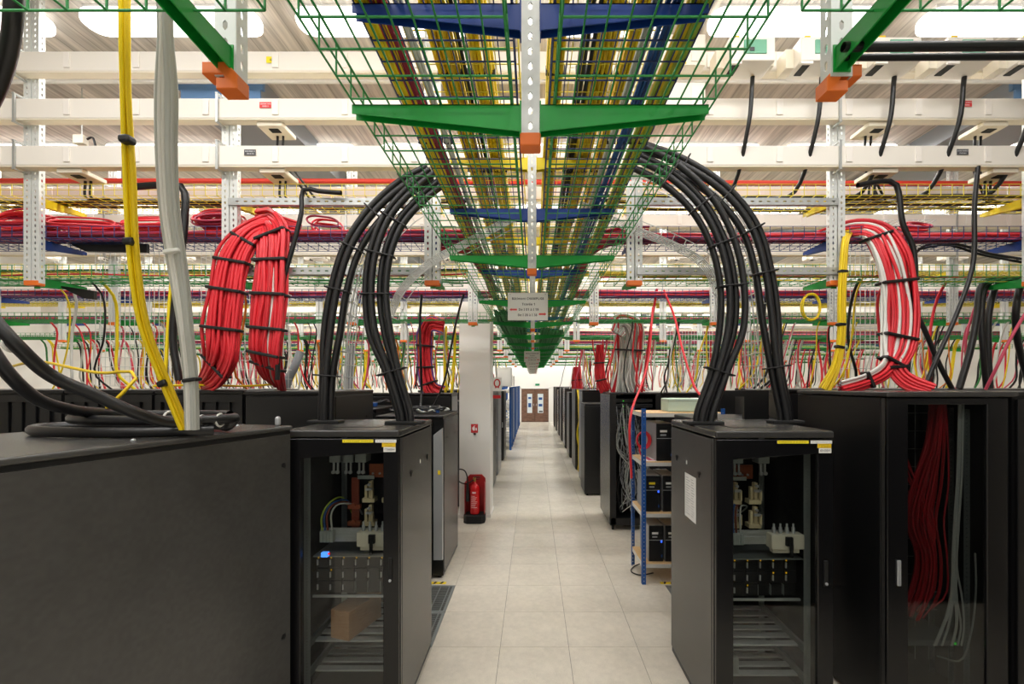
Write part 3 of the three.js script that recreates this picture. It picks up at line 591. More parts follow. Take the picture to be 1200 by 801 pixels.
  for (let r = 0; r < 3; r++) for (let c = 0; c < 6; c++) {
    const mx = X(0.122 + c * 0.0905), my = 0.99 - r * 0.088;
    if (r === 2 && c > 2) { if (c < 6) part('slot_divider', box(mx - 0.002, mx, 0.815, 0.89, e, e + 0.03), M.galvDark, ch); continue; }
    part('module', box(mx + 0.002, mx + 0.087, my, my + 0.083, e, e + 0.03, 0.004), M.pcFront, ch);
    part('module_handle', box(mx + 0.004, mx + 0.014, my + 0.02, my + 0.06, e - 0.012, e, 0.003), M.silver, ch);
    if (r === 0 || rnd() < 0.2) part('module_light', box(mx + 0.01, mx + 0.018, my + 0.068, my + 0.078, e - 0.003, e), M.ledYellow, ch);
  }
  part('shelf_lip', box(X(0.1), X(0.68), 0.785, 0.8, e - 0.02, e, 0.002), M.galv, t);
  if (o.display) { part('display', box(X(0.19), X(0.235), 1.095, 1.125, e - 0.08, e - 0.05), M.screen, t, 'small lit blue display'); part('status_light', box(X(0.238), X(0.25), 1.112, 1.124, e - 0.08, e - 0.07), M.ledRed, t); }
  for (const y of [0.47, 0.26]) {                                  // slotted shelves
    for (let i = 0; i < 6; i++) part('shelf_slat', box(X(0.12), X(0.66), y, y + 0.012, e - 0.02 + i * 0.1, e + 0.035 + i * 0.1, 0.002), M.galv, t);
    for (const u of [0.075, 0.685]) part('shelf_arm', box(X(u), X(u + 0.02), y - 0.03, y + 0.02, e - 0.08, e + 0.55), M.galvDark, t);
  }
  if (o.extra) part('spare_module', box(X(0.13), X(0.25), 0.275, 0.38, e - 0.02, e + 0.45, 0.006), M.galvDark, t);
  return t;
}
glazedRack(-1.67, 2.97, -1, { label: 'black power rack with glass door left of the aisle, cardboard box inside', display: true });
glazedRack(1.19, 2.92, 1, { label: 'black power rack with glass door right of the aisle, paper sheet on its side', extra: true, mirror: true });
{
  const t = thing('cardboard_box', 'brown cardboard box on the slotted shelf inside the left power rack', 'box');
  t.position.set(-1.38, 0.482, -3.37); t.rotation.y = -0.32;
  part('carton', metric(new RoundedBoxGeometry(0.16, 0.2, 0.36, 1, 0.004)).translate(0.06, 0.1, 0), M.card, t);
  part('flap', metric(new THREE.BoxGeometry(0.155, 0.003, 0.17)).translate(0.06, 0.2015, 0.09), M.card, t);
  part('tape', metric(new THREE.BoxGeometry(0.04, 0.001, 0.1)).translate(0.06, 0.2035, 0.13), M.card, t);
}
{
  const map = printed(256, 360, (g, W, H) => { g.fillStyle = '#f5f5f3'; g.fillRect(0, 0, W, H); g.strokeStyle = '#b9b9bd'; g.fillStyle = '#9a9aa0'; for (let i = 0; i < 15; i++) { g.fillRect(24, 30 + i * 21, 60 + (i * 37) % 60, 4); g.fillRect(150, 30 + i * 21, 40 + (i * 23) % 40, 4); } });
  const t = thing('paper_sheet', 'white printed sheet taped to the side of the right power rack', 'paper');
  panel('sheet', t, 0.235, 0.335, 0.002, map, V(1.1885, 1.445, 3.38), -Math.PI / 2);
}
// the near cabinet at the left edge, turned a little towards the camera
{
  const t = thing('near_cabinet', 'large charcoal cabinet at the left edge with coiled black cable on top', 'rack');
  t.position.set(-1.6, 0, -2.93); t.rotation.y = -0.27;            // origin: far corner next to the glazed rack; local +z runs towards the camera
  const L = 1.46, W = 1.15, H = 2.03;
  part('body', metric(new RoundedBoxGeometry(W, H - 0.06, L, 1, 0.01).translate(-W / 2, (H - 0.06) / 2 + 0.02, L / 2)), M.nearGrey, t);
  const sp = part('side_panel', metric(new RoundedBoxGeometry(0.014, H - 0.07, L - 0.004, 1, 0.005).translate(0.003, (H - 0.07) / 2 + 0.015, L / 2)), M.nearGrey, t);
  part('top_panel', metric(new RoundedBoxGeometry(W + 0.03, 0.03, L + 0.01, 2, 0.012).translate(-W / 2 + 0.01, H - 0.015, L / 2)), M.nearGrey, t);
  part('top_lip', metric(new THREE.BoxGeometry(0.02, 0.02, L).translate(-0.004, H - 0.042, L / 2)), M.blackFlat, t);
  for (const [z, y] of [[0.06, 1.78], [0.06, 0.68], [L - 0.07, 1.78], [L - 0.07, 0.68]]) part('lock', new THREE.CylinderGeometry(0.016, 0.016, 0.006, 12).rotateZ(Math.PI / 2).translate(0.012, y, z), M.blackFlat, sp);
  for (const [x, z] of [[-0.1, 0.5], [-0.09, 0.85], [-0.3, 0.12]]) part('bolt', new THREE.SphereGeometry(0.012, 8, 6).scale(1, 0.7, 1).translate(x, H + 0.002, z), M.silver, t);
}
{
  const t = thing('bolt_cap', 'small clear dome cap at the far corner of the charcoal cabinet', 'cap');
  part('dome', new THREE.CapsuleGeometry(0.017, 0.03, 4, 10).translate(-1.66, 2.06, -2.9), M.silver, t);
}
// rack row behind the left front rack
[[-1.77, 'rightmost'], [-2.6, 'second from the aisle'], [-3.41, 'third from the aisle'], [-4.22, 'fourth from the aisle'], [-5.03, 'fifth from the aisle']].forEach(([x, w], i) =>
  rack({ x0: x - 0.8, x1: x, d0: i ? 4.0 : 3.95, d1: 4.95, h: i ? 2.25 : 2.24, label: `tall black rack behind the left front rack, ${w}`, front: i ? 'mesh' : 'solid', group: 'tall racks left behind the front rack' }));
// tall glass-front rack at the right edge and the row behind it
{
  const x0 = 2.34, x1 = 3.14, d0 = 2.95, d1 = 3.95, h = 2.25;
  const t = thing('patch_rack', 'tall black glass-front rack with red and white patch cables at the right edge', 'rack');
  part('side_panel', box(x0, x0 + 0.02, 0.03, h - 0.04, d0 + 0.06, d1, 0.005), M.black, t);
  part('side_panel', box(x1 - 0.02, x1, 0.03, h - 0.04, d0 + 0.06, d1, 0.005), M.black, t);
  part('corner_post', box(x0, x0 + 0.03, 0.03, h - 0.04, d0 + 0.02, d0 + 0.055, 0.005), M.charcoal, t);
  part('back_panel', box(x0 + 0.02, x1 - 0.02, 0.03, h - 0.04, d1 - 0.02, d1), M.blackFlat, t);
  part('base_panel', box(x0 + 0.02, x1 - 0.02, 0.03, 0.08, d0 + 0.03, d1 - 0.02), M.black, t);
  part('top_panel', box(x0 - 0.01, x1 + 0.06, h - 0.035, h, d0 - 0.01, d1, 0.01), M.charcoal, t);
  const dr = part('door', (() => { const s = new THREE.Shape([[0, 0.03], [0.79, 0.03], [0.79, h - 0.045], [0, h - 0.045]].map(([a, b]) => new THREE.Vector2(a, b))); s.holes.push(new THREE.Path([[0.13, 0.1], [0.13, h - 0.08], [0.66, h - 0.08], [0.66, 0.1]].map(([a, b]) => new THREE.Vector2(a, b)))); return new THREE.ExtrudeGeometry(s, { depth: 0.022, bevelEnabled: true, bevelSize: 0.004, bevelThickness: 0.004, bevelSegments: 1 }).translate(x0 + 0.005, 0, -(d0 + 0.026)); })(), M.blackGloss, t);
  part('door_glass', box(x0 + 0.13, x0 + 0.67, 0.09, h - 0.075, d0 + 0.012, d0 + 0.016), M.smokedGlass, dr, 'tinted glass pane');
  part('handle', box(x0 + 0.06, x0 + 0.085, 0.97, 1.14, d0 - 0.012, d0, 0.005), M.silver, dr);
  for (const [u, e] of [[0.62, 0.1], [0.7, 0.3], [0.74, 0.5]]) part('rack_rail', [slotted(0.04, h - 0.2, 0.03, 0.012, 0.012).translate(x0 + u, 0.08, -(d0 + e))], M.galvDark, t);
  const w = new Wires(); for (let i = 0; i < 14; i++) w.bar(V(x0 + 0.2, 0.4 + i * 0.13, d0 + 0.3), V(x0 + 0.6, 0.4 + i * 0.13, d0 + 0.3), 0.003); for (let i = 0; i < 4; i++) w.bar(V(x0 + 0.24 + i * 0.1, 0.3, d0 + 0.3), V(x0 + 0.24 + i * 0.1, 2.2, d0 + 0.3), 0.003);
  part('wire_grid', w.geo(), M.galv, t, null, 'stuff');
  const led = part('patch_panel', box(x0 + 0.12, x0 + 0.6, 0.5, 0.54, d0 + 0.12, d0 + 0.4, 0.004), M.galvDark, t);
  part('status_light', box(x0 + 0.555, x0 + 0.567, 0.512, 0.524, d0 + 0.115, d0 + 0.12), M.ledGreen, led, 'green status light');
  const b = thing('patch_cables', 'red patch cable bundle hanging inside the tall glass-front rack', 'cables');
  for (let i = 0; i < 40; i++) { const o = rr(-0.09, 0.09), q = rr(-0.04, 0.04); part('cable', tube([V(x0 + 0.460 + o * 0.3, 2.2, d0 + 0.14 + q), V(x0 + 0.450 + o * 0.6, 1.9, d0 + 0.14 + q), V(x0 + 0.400 + o * 1.2, 1.6, d0 + 0.14 + q), V(x0 + 0.360 + o * 1.3, 1.36, d0 + 0.14 + q), V(x0 + 0.410 + o, 1.1, d0 + 0.14 + q), V(x0 + 0.380 + o * 1.2, 0.85, d0 + 0.14 + q), V(x0 + 0.300 + o * 0.8, rr(0.68, 0.76), d0 + 0.14 + q)], 0.0055, 24, 5), pick([M.cRed, M.cRed2]), b); }
  for (let i = 0; i < 8; i++) part('cable', tube([V(x0 + 0.260, rr(1.2, 1.9), d0 + 0.2), V(x0 + 0.360, rr(1.3, 1.5), d0 + 0.12), V(x0 + 0.410, 1.2, d0 + 0.12), V(x0 + 0.280, rr(1.1, 1.3), d0 + 0.12)], 0.005, 20, 5), M.cRed, b);
  const g = thing('patch_cables', 'grey patch cable bundle hanging inside the tall glass-front rack', 'cables');
  for (let i = 0; i < 9; i++) { const o = rr(-0.018, 0.018), e = rr(-0.14, 0.1); part('cable', tube([V(x0 + 0.575 + o, 2.2, d0 + 0.09), V(x0 + 0.565 + o, 1.7, d0 + 0.09), V(x0 + 0.540 + o, 1.3, d0 + 0.09), V(x0 + 0.530 + o, 1.05, d0 + 0.09), V(x0 + 0.550 + o + e * 0.25, 0.85, d0 + 0.09), V(x0 + 0.550 + e * 0.8, 0.65, d0 + 0.09), V(x0 + 0.520 + e, 0.52, d0 + 0.09)], 0.006, 28, 5), pick([M.cGrey, M.cWhite]), g); }
  part('cable', tube([V(x0 + 0.670, 1.15, d0 + 0.09), V(x0 + 0.675, 0.9, d0 + 0.09), V(x0 + 0.640, 0.6, d0 + 0.09), V(x0 + 0.570, 0.42, d0 + 0.09), V(x0 + 0.410, 0.45, d0 + 0.09)], 0.006, 24, 5), M.cGrey, g);
}
rack({ x0: 3.22, x1: 4.02, d0: 2.98, d1: 3.95, h: 2.25, label: 'tall black rack cut off by the right edge', front: 'solid', handle: false, group: 'tall racks at the right' });
[[1.6, 'nearest the aisle'], [2.41, 'second from the aisle'], [3.22, 'third from the aisle'], [4.03, 'fourth from the aisle'], [4.84, 'fifth from the aisle']].forEach(([x, w], i) =>
  rack({ x0: x, x1: x + 0.8, d0: 4.35, d1: i === 0 ? 5.08 : 5.35, h: i === 0 ? 1.96 : 2.255, label: `black rack behind the right front racks, ${w}`, front: 'solid', group: 'racks behind the right front racks' }));
// the row beside and behind the camera, which the glass doors face
[1.64, 2.45, 3.26, 4.07].forEach((x, i) => rack({ x0: x, x1: x + 0.8, d0: 0.15, d1: 1.25, h: 2.2, label: `black rack beside the camera on the right, ${NTH[i]} from the aisle`, front: 'solid', group: 'racks beside the camera' }));
[-1.5, -2.31, -3.12].forEach((x, i) => rack({ x0: x - 0.8, x1: x, d0: -1.2, d1: -0.1, h: 2.2, label: `black rack behind the camera on the left, ${NTH[i]} from the aisle`, front: 'solid', group: 'racks beside the camera' }));
// second row left: low rack with silver door edge, tall rack behind it
{
  const t = rack({ x0: -1.86, x1: -1.06, d0: 5.26, d1: 6.3, h: 1.93, label: 'black rack with silver door edge beside the left floor grille', front: 'none', m: M.black, side: M.charcoal });
  part('door_edge', poly([[0, 0.2], [0.1, 0.2], [0.1, 1.5], [0.1, 1.74], [0, 1.66]], 0.04, 0.004).translate(-1.17, 0.04, -5.28), M.silver, t, 'silver door edge');
  part('door', box(-1.84, -1.19, 0.04, 1.88, 5.24, 5.26, 0.005), M.blackGloss, t);
  part('sticker', box(-1.12, -1.09, 1.24, 1.29, 5.232, 5.236), M.labelY, t);
}
rack({ x0: -2.74, x1: -1.94, d0: 5.5, d1: 6.4, h: 2.0, label: 'low black rack with cable clutter on top, left of the silver-edged rack', front: 'solid' });
rack({ x0: -3.55, x1: -2.75, d0: 5.5, d1: 6.4, h: 2.0, label: 'low black rack with cable clutter on top, second left of the silver-edged rack', front: 'solid' });
rack({ x0: -1.98, x1: -1.19, d0: 6.5, d1: 7.05, h: 2.17, label: 'tall grey-sided rack in front of the white pillar', side: M.greyRack, front: 'solid' });
rack({ x0: -2.8, x1: -1.99, d0: 6.5, d1: 7.05, h: 2.17, label: 'tall black rack left of the grey-sided rack', front: 'solid' });
// right: open rack with grey cabling, then the rows behind
{
  const x0 = 1.2, d0 = 7.0, d1 = 8.0, h = 2.17;
  const t = thing('open_rack', 'black open-front rack full of grey cables right of the aisle', 'rack');
  part('side_panel', box(x0, x0 + 0.02, 0.09, h - 0.03, d0 + 0.02, d1, 0.005), M.blackGloss, t, 'glossy side panel');
  part('side_panel', box(x0 + 0.78, x0 + 0.8, 0.09, h - 0.03, d0 + 0.02, d1, 0.005), M.black, t);
  part('back_panel', box(x0 + 0.02, x0 + 0.78, 0.09, h - 0.03, d1 - 0.02, d1), M.blackFlat, t);
  part('front_post', box(x0, x0 + 0.1, 0.09, h - 0.03, d0, d0 + 0.03, 0.005), M.black, t);
  part('front_post', box(x0 + 0.72, x0 + 0.8, 0.09, h - 0.03, d0, d0 + 0.03, 0.005), M.black, t);
  part('base_panel', box(x0 + 0.02, x0 + 0.78, 0.09, 0.2, d0, d1 - 0.02), M.black, t);
  part('top_panel', box(x0, x0 + 0.8, h - 0.03, h, d0, d1, 0.01), M.black, t);
  for (const fx of [x0 + 0.06, x0 + 0.74]) for (const fd of [d0 + 0.07, d1 - 0.07]) part('caster', [cyl(0.04, 0.03, fx, 0.04, fd, 12, 'x'), box(fx - 0.03, fx + 0.03, 0.07, 0.09, fd - 0.03, fd + 0.03)], M.rubber, t, null, 'stuff');
  for (let i = 0; i < 7; i++) { const s = part('switch_unit', box(x0 + 0.11, x0 + 0.7, 1.5 + i * 0.085, 1.56 + i * 0.085, d0 + 0.1, d0 + 0.5, 0.004), M.pcFront, t); part('port_light', box(x0 + 0.22, x0 + 0.24, 1.52 + i * 0.085, 1.53 + i * 0.085, d0 + 0.096, d0 + 0.1), M.ledGreen, s); }
  const c = thing('patch_cables', 'tangle of grey cables hanging in the open-front rack', 'cables');
  for (let i = 0; i < 34; i++) { const a = rr(0.12, 0.5), b = rr(0.12, 0.62); part('cable', tube([V(x0 + a, rr(1.5, 2.0), d0 + 0.09), V(x0 + a + rr(-0.08, 0.08), rr(1.25, 1.45), d0 + 0.05), V(x0 + b, rr(0.85, 1.15), d0 + 0.06), V(x0 + b + rr(-0.1, 0.1), rr(0.5, 0.8), d0 + 0.06), V(x0 + rr(0.15, 0.6), rr(0.25, 0.5), d0 + 0.08)], 0.007, 20, 4), pick([M.cGrey, M.cGrey, M.galvDark, M.cBlack2, M.greyRack]), c); }
}
[2.02, 2.84, 3.66, 4.48].forEach((x, i) => rack({ x0: x, x1: x + 0.8, d0: 7.0, d1: 8.0, h: 2.17, label: `tall black rack in the row of the open-front rack, ${NTH[i]} to its right`, front: i ? 'solid' : 'none', group: 'racks beside the open-front rack' }));
rack({ x0: 1.06, x1: 1.86, d0: 9.2, d1: 10.0, h: 1.9, label: 'low black rack beyond the open-front rack', front: 'solid', handle: false });
rack({ x0: 1.12, x1: 1.92, d0: 10.2, d1: 11.0, h: 2.17, label: 'grey-sided rack beyond the low black rack, right of the aisle', side: M.greyRack });
[[11.9, M.black, 'with yellow cables at its front'], [13.9, M.black, ''], [15.9, M.charcoal, ''], [17.9, M.black, ''], [19.9, M.charcoal, ''], [21.9, M.black, ''], [24, M.black, '']].forEach(([d, m, w], i) => { for (const j of [0, 1]) rack({ x0: 1.12 + 0.81 * j, x1: 1.92 + 0.81 * j, d0: d, d1: d + 1.1, h: i % 3 === 1 ? 2.05 : 2.17, m, label: `rack far down the right, ${j ? 'second from' : 'at'} the aisle in the ${NTH[i]} far row`, group: 'far racks on the right', locks: false }); });
{
  const c = thing('cable_tangle', 'yellow cable tangle hanging between the far racks right of the aisle', 'cables');
  for (let i = 0; i < 16; i++) { const a = rr(1.14, 1.4); part('cable', tube([V(a, 2.15, 11.8), V(a + rr(-0.06, 0.06), 1.6, 11.5 + rr(-0.2, 0.2)), V(a + rr(-0.1, 0.1), 1.0, 11.5 + rr(-0.2, 0.2)), V(a + rr(-0.1, 0.1), 0.5, 11.5), V(a, rr(0.01, 0.06), 11.7)], 0.014, 18, 5), pick([M.cYellow, M.cYellow2, M.cLime, M.cBlack]), c); }
}
[[8.25, 1.98, M.black], [9.6, 2.17, M.black], [11.2, 2.17, M.greyRack], [13.4, 2.1, M.black]].forEach(([d, h, m], i) => { for (const j of [0, 1]) rack({ x0: -1.68 - 0.81 * j, x1: -0.88 - 0.81 * j, d0: d, d1: d + 1.05, h, m: j ? M.black : m, label: `rack beyond the white pillar, ${j ? 'second from' : 'at'} the aisle, ${NTH[i]} row past it`, group: 'racks beyond the pillar', locks: false }); });
[15.6, 17.0, 18.6, 20.6, 22.6, 24.6].forEach((d, i) => {
  const t = thing('blue_shelving', `blue upright shelving at the far left of the aisle, ${NTH[i]} from the pillar`, 'shelving', 'blue shelving on the far left');
  for (const x of [-1.5, -0.8]) for (const dd of [d, d + 0.9]) part('post', box(x - 0.04, x + 0.04, 0, 2.2, dd - 0.03, dd + 0.03), M.shelfBlue, t);
  for (const y of [0.2, 0.8, 1.4, 2.0]) part('shelf', box(-1.5, -0.8, y, y + 0.04, d, d + 0.9), M.shelfEdge, t);
  part('side_sheet', box(-0.79, -0.775, 0.15, 2.15, d + 0.03, d + 0.87), i % 2 ? M.whitePlastic : M.shelfBlue, t);
});
for (const [d, y0, y1, x0, x1, l] of [[17.0, 2.22, 2.95, -1.4, -0.85, 'larger'], [20.6, 2.22, 2.7, -1.35, -0.9, 'smaller']]) { const t = thing('storage_cabinet', `${l} white cabinet standing on the blue shelving`, 'cabinet'); part('case', box(x0, x1, y0, y1, d + 0.2, d + 0.7, 0.02), M.whitePlastic, t); part('door', box(x0 + 0.02, x1 - 0.02, y0 + 0.02, y1 - 0.02, d + 0.185, d + 0.2), M.label, t); }

// ---------------------------------------------------------------- pillar, extinguisher and its signs
structure('wall_pillar', box(-1.28, -0.74, 0, CEIL, 7.7, 8.2, 0.01), M.pillar, 'white square pillar left of the aisle');
part('skirting', box(-1.29, -0.73, 0, 0.06, 7.69, 8.21), M.pillar, scene.getObjectByName('wall_pillar'));
{
  const x = -0.98, d = 7.5;
  const s = thing('extinguisher_stand', 'red and black floor stand behind the fire extinguisher', 'stand');
  part('back_plate', poly([[-0.16, 0], [0.16, 0], [0.16, 0.68], [0.1, 0.74], [-0.1, 0.74], [-0.16, 0.68]], 0.012, 0.002).translate(x, 0.02, -(d + 0.13)), M.fireDark, s);
  for (const k of [-1, 1]) part('side_wing', box(x + k * 0.155, x + k * 0.167, 0.04, 0.66, d - 0.06, d + 0.12), M.fireDark, s);
  part('foot', poly([[-0.13, 0.13], [0.13, 0.13], [0.17, 0.05], [0.17, -0.1], [0.12, -0.15], [-0.12, -0.15], [-0.17, -0.1], [-0.17, 0.05]].reverse(), 0.12, 0.006).rotateX(-Math.PI / 2).translate(x, 0.008, -d), M.rubber, s, 'black base');
  const t = thing('fire_extinguisher', 'red fire extinguisher with black hose against the white pillar', 'extinguisher'), y = 0.14;
  part('cylinder', new THREE.LatheGeometry([[0, 0], [0.072, 0], [0.08, 0.012], [0.08, 0.4], [0.072, 0.45], [0.045, 0.485], [0.025, 0.5], [0.022, 0.53], [0, 0.53]].map(([a, b]) => new THREE.Vector2(a, b)), 24).translate(x, y, -(d - 0.03)), M.fire, t);
  const map = printed(128, 192, (g, W, H) => { g.fillStyle = '#d3151b'; g.fillRect(0, 0, W, H); g.fillStyle = '#f3d8d6'; g.fillRect(34, 8, 56, 18); for (let i = 0; i < 9; i++) g.fillRect(14, 52 + i * 15, 60 + (i * 29) % 40, 5); });
  const lab = new THREE.CylinderGeometry(0.081, 0.081, 0.3, 20, 1, true, -0.9, 1.8).translate(x, y + 0.24, -(d - 0.03)); const lm = new THREE.MeshStandardMaterial({ map, roughness: 0.4 }); part('instruction_label', lab, lm, t, 'printed white instructions');
  part('valve', [cyl(0.02, 0.05, x, y + 0.55, d - 0.03, 10), box(x - 0.03, x + 0.02, y + 0.57, y + 0.6, d - 0.05, d - 0.01, 0.004)], M.brass, t, 'brass valve', 'stuff');
  part('lever', [box(x - 0.012, x + 0.09, y + 0.6, y + 0.612, d - 0.045, d - 0.015), box(x - 0.005, x + 0.08, y + 0.57, y + 0.58, d - 0.045, d - 0.015)], M.blackFlat, t, null, 'stuff');
  part('hose', tube([V(x - 0.02, y + 0.56, d - 0.03), V(x - 0.14, y + 0.5, d - 0.05), V(x - 0.26, y + 0.54, d - 0.05), V(x - 0.31, y + 0.64, d - 0.05), V(x - 0.26, y + 0.74, d - 0.05), V(x - 0.17, y + 0.72, d - 0.05), V(x - 0.12, y + 0.6, d - 0.05), V(x - 0.115, y + 0.5, d - 0.05)], 0.011, 40, 8), M.cBlack, t, 'black looped hose');
  part('horn', cyl(0.034, 0.3, x - 0.115, y + 0.36, d - 0.05, 14, 'y', 0.022), M.cBlack, t, 'black discharge horn');
  const sm = printed(128, 160, (g, W, H) => { g.fillStyle = '#c3272c'; g.fillRect(0, 0, W, H); g.fillStyle = '#ffffff'; g.fillRect(40, 50, 28, 70); g.fillRect(46, 34, 16, 20); g.fillRect(60, 30, 22, 8); g.beginPath(); g.moveTo(92, 120); g.quadraticCurveTo(76, 90, 96, 60); g.quadraticCurveTo(116, 90, 104, 120); g.fill(); g.fillRect(24, 60, 8, 44); });
  const sg = thing('extinguisher_sign', 'small red fire extinguisher sign on the white pillar', 'sign'); panel('plate', sg, 0.12, 0.15, 0.006, sm, V(-1.015, 1.54, 7.696));
  part('tag', box(-1.03, -0.99, 1.43, 1.46, 7.69, 7.698), M.cBlack, sg);
}
{
  const map = printed(128, 200, (g, W, H) => { g.fillStyle = '#f6f5f2'; g.fillRect(0, 0, W, H); g.strokeStyle = '#c4202a'; g.lineWidth = 18; g.beginPath(); g.ellipse(64, 84, 38, 54, 0, 0, 7); g.stroke(); g.fillStyle = '#c4202a'; g.fillRect(36, 132, 20, 24); g.fillRect(72, 132, 20, 24); });
  const t = thing('hose_sign', 'white sign with red ring beside the white pillar', 'sign'); panel('plate', t, 0.17, 0.25, 0.006, map, at(582.5, 450, 8.18));
  part('lower_plate', box(-0.77, -0.6, 2.04, 2.1, 8.18, 8.19), M.labelR, t, 'red lower plate');
}
// ---------------------------------------------------------------- hanging direction signs
const signMap = printed(1024, 704, (g, W, H) => {
  g.fillStyle = '#e9e7e1'; g.fillRect(0, 0, W, H); g.fillStyle = '#3c3a38'; g.textAlign = 'center'; g.textBaseline = 'middle';
  g.font = 'bold 84px sans-serif'; g.fillText('Bâtiment CHAMPL/08', W / 2, 150, 820); g.fillText('Travée 1', W / 2 + 20, 292);
  g.fillText('De I 01 à I 19', W / 2 + 20, 428, 520); g.fillText('De I 20 à I 38', W / 2 - 10, 568, 500);
  g.fillStyle = '#e2504e'; const arrow = (x, y, s) => { g.beginPath(); g.moveTo(x + s * 95, y - 22); g.lineTo(x - s * 45, y - 22); g.lineTo(x - s * 45, y - 40); g.lineTo(x - s * 95, y); g.lineTo(x - s * 45, y + 40); g.lineTo(x - s * 45, y + 22); g.lineTo(x + s * 95, y + 22); g.fill(); };
  arrow(140, 428, 1); arrow(890, 545, -1);
  g.fillStyle = '#777'; for (const x of [60, 960]) { g.beginPath(); g.arc(x, 40, 10, 0, 7); g.fill(); }
});
[4.3, 10.8, 12.8, 15, 17.5, 20, 23].forEach((d, i) => {
  const t = thing('direction_sign', `white sign with red arrows above the aisle, ${NTH[i]} from the camera`, 'sign', 'direction signs above the aisle');
  const top = i === 0 ? 3.18 : 3.1, x = i === 0 ? -0.053 : -0.03;
  panel('plate', t, 0.386, 0.265, 0.006, signMap, V(x, top - 0.1325, d));
  for (const k of [-1, 1]) part('hanging_wire', cyl(0.003, 3.245 - top + 0.02, x + k * 0.17, (3.245 + top - 0.02) / 2, d + 0.004, 5), M.galv, t);
});
// ---------------------------------------------------------------- blue shelf with computers
{
  const t = thing('workshop_shelf', 'blue steel shelf unit with chipboard shelves holding computers', 'shelf');
  const x0 = 1.25, x1 = 2.2, d0 = 5.13, d1 = 5.7, postH = 2.02, f = slotted(0.045, postH, 0.045, 0.008, 0.016);
  for (const [x, s] of [[x0, 1], [x1, -1]]) for (const [d, e] of [[d0, 1], [d1, -1]]) part('post', [f.clone().translate(x + s * 0.022, 0, -(d + (e > 0 ? 0 : 0.003))), f.clone().rotateY(Math.PI / 2).translate(x, 0, -(d + e * 0.022))], M.shelfBlue, t);
  for (const y of [0.2, 0.78, 1.37, 1.935]) {
    const sh = part('shelf', box(x0 + 0.01, x1 - 0.01, y + 0.02, y + 0.036, d0 + 0.01, d1 - 0.01), M.chip, t, 'chipboard shelf');
    for (const d of [d0 + 0.004, d1 - 0.016]) part('edge_beam', box(x0 + 0.01, x1 - 0.01, y - 0.012, y + 0.03, d, d + 0.012), M.shelfEdge, sh);
    for (const x of [x0 + 0.004, x1 - 0.016]) part('edge_beam', box(x, x + 0.012, y - 0.012, y + 0.03, d0 + 0.02, d1 - 0.02), M.shelfEdge, sh);
  }
}
function tower(x, y, d, w, h, label, opt = {}) {
  const t = thing('computer_tower', label, 'computer', 'computers on the blue shelf');
  t.position.set(x, y, -d); t.rotation.y = opt.turn || 0;
  part('case', metric(new RoundedBoxGeometry(w, h, 0.42, 1, 0.006).translate(0, h / 2, -0.22)), M.pcSide, t, 'silver case');
  const f = part('front_bezel', new RoundedBoxGeometry(w - 0.004, h - 0.006, 0.02, 1, 0.006).translate(0, h / 2, -0.005), M.pcFront, t, 'black front');
  for (const [yy, hh] of [[0.86, 0.05], [0.74, 0.05]]) part('drive_bay', new THREE.BoxGeometry(w - 0.03, hh * h * 1.6, 0.004).translate(0, yy * h, 0.006), M.blackFlat, f);
  part('badge', new THREE.BoxGeometry(w * 0.42, 0.025, 0.003).translate(-w * 0.08, h * 0.79, 0.009), opt.badge || M.label, f);
  part('badge', new THREE.BoxGeometry(w * 0.34, 0.016, 0.003).translate(-w * 0.1, h * 0.69, 0.009), M.silver, f);
  part('seam', new THREE.BoxGeometry(w - 0.01, 0.006, 0.003).translate(0, h * 0.6, 0.006), M.silver, f);
  if (opt.led !== false) part('power_light', new THREE.BoxGeometry(0.016, 0.022, 0.004).translate(w * 0.36, h * 0.56, 0.007), M.ledBlue, f, 'blue power light');
  part('port', new THREE.BoxGeometry(0.012, 0.03, 0.004).translate(w * 0.38, h * 0.16, 0.007), M.cBlue, f);
}
tower(1.53, 1.406, 5.2, 0.2, 0.44, 'computer tower on the upper shelf behind the red coil', { turn: 0.06, led: false });
tower(1.395, 0.816, 5.2, 0.17, 0.42, 'left computer tower with yellow badge on the middle shelf', { badge: M.labelY });
tower(1.59, 0.816, 5.2, 0.17, 0.42, 'right computer tower on the middle shelf');
tower(1.43, 0.236, 5.2, 0.17, 0.42, 'left computer tower on the bottom shelf');
tower(1.62, 0.236, 5.2, 0.17, 0.42, 'right computer tower on the bottom shelf');
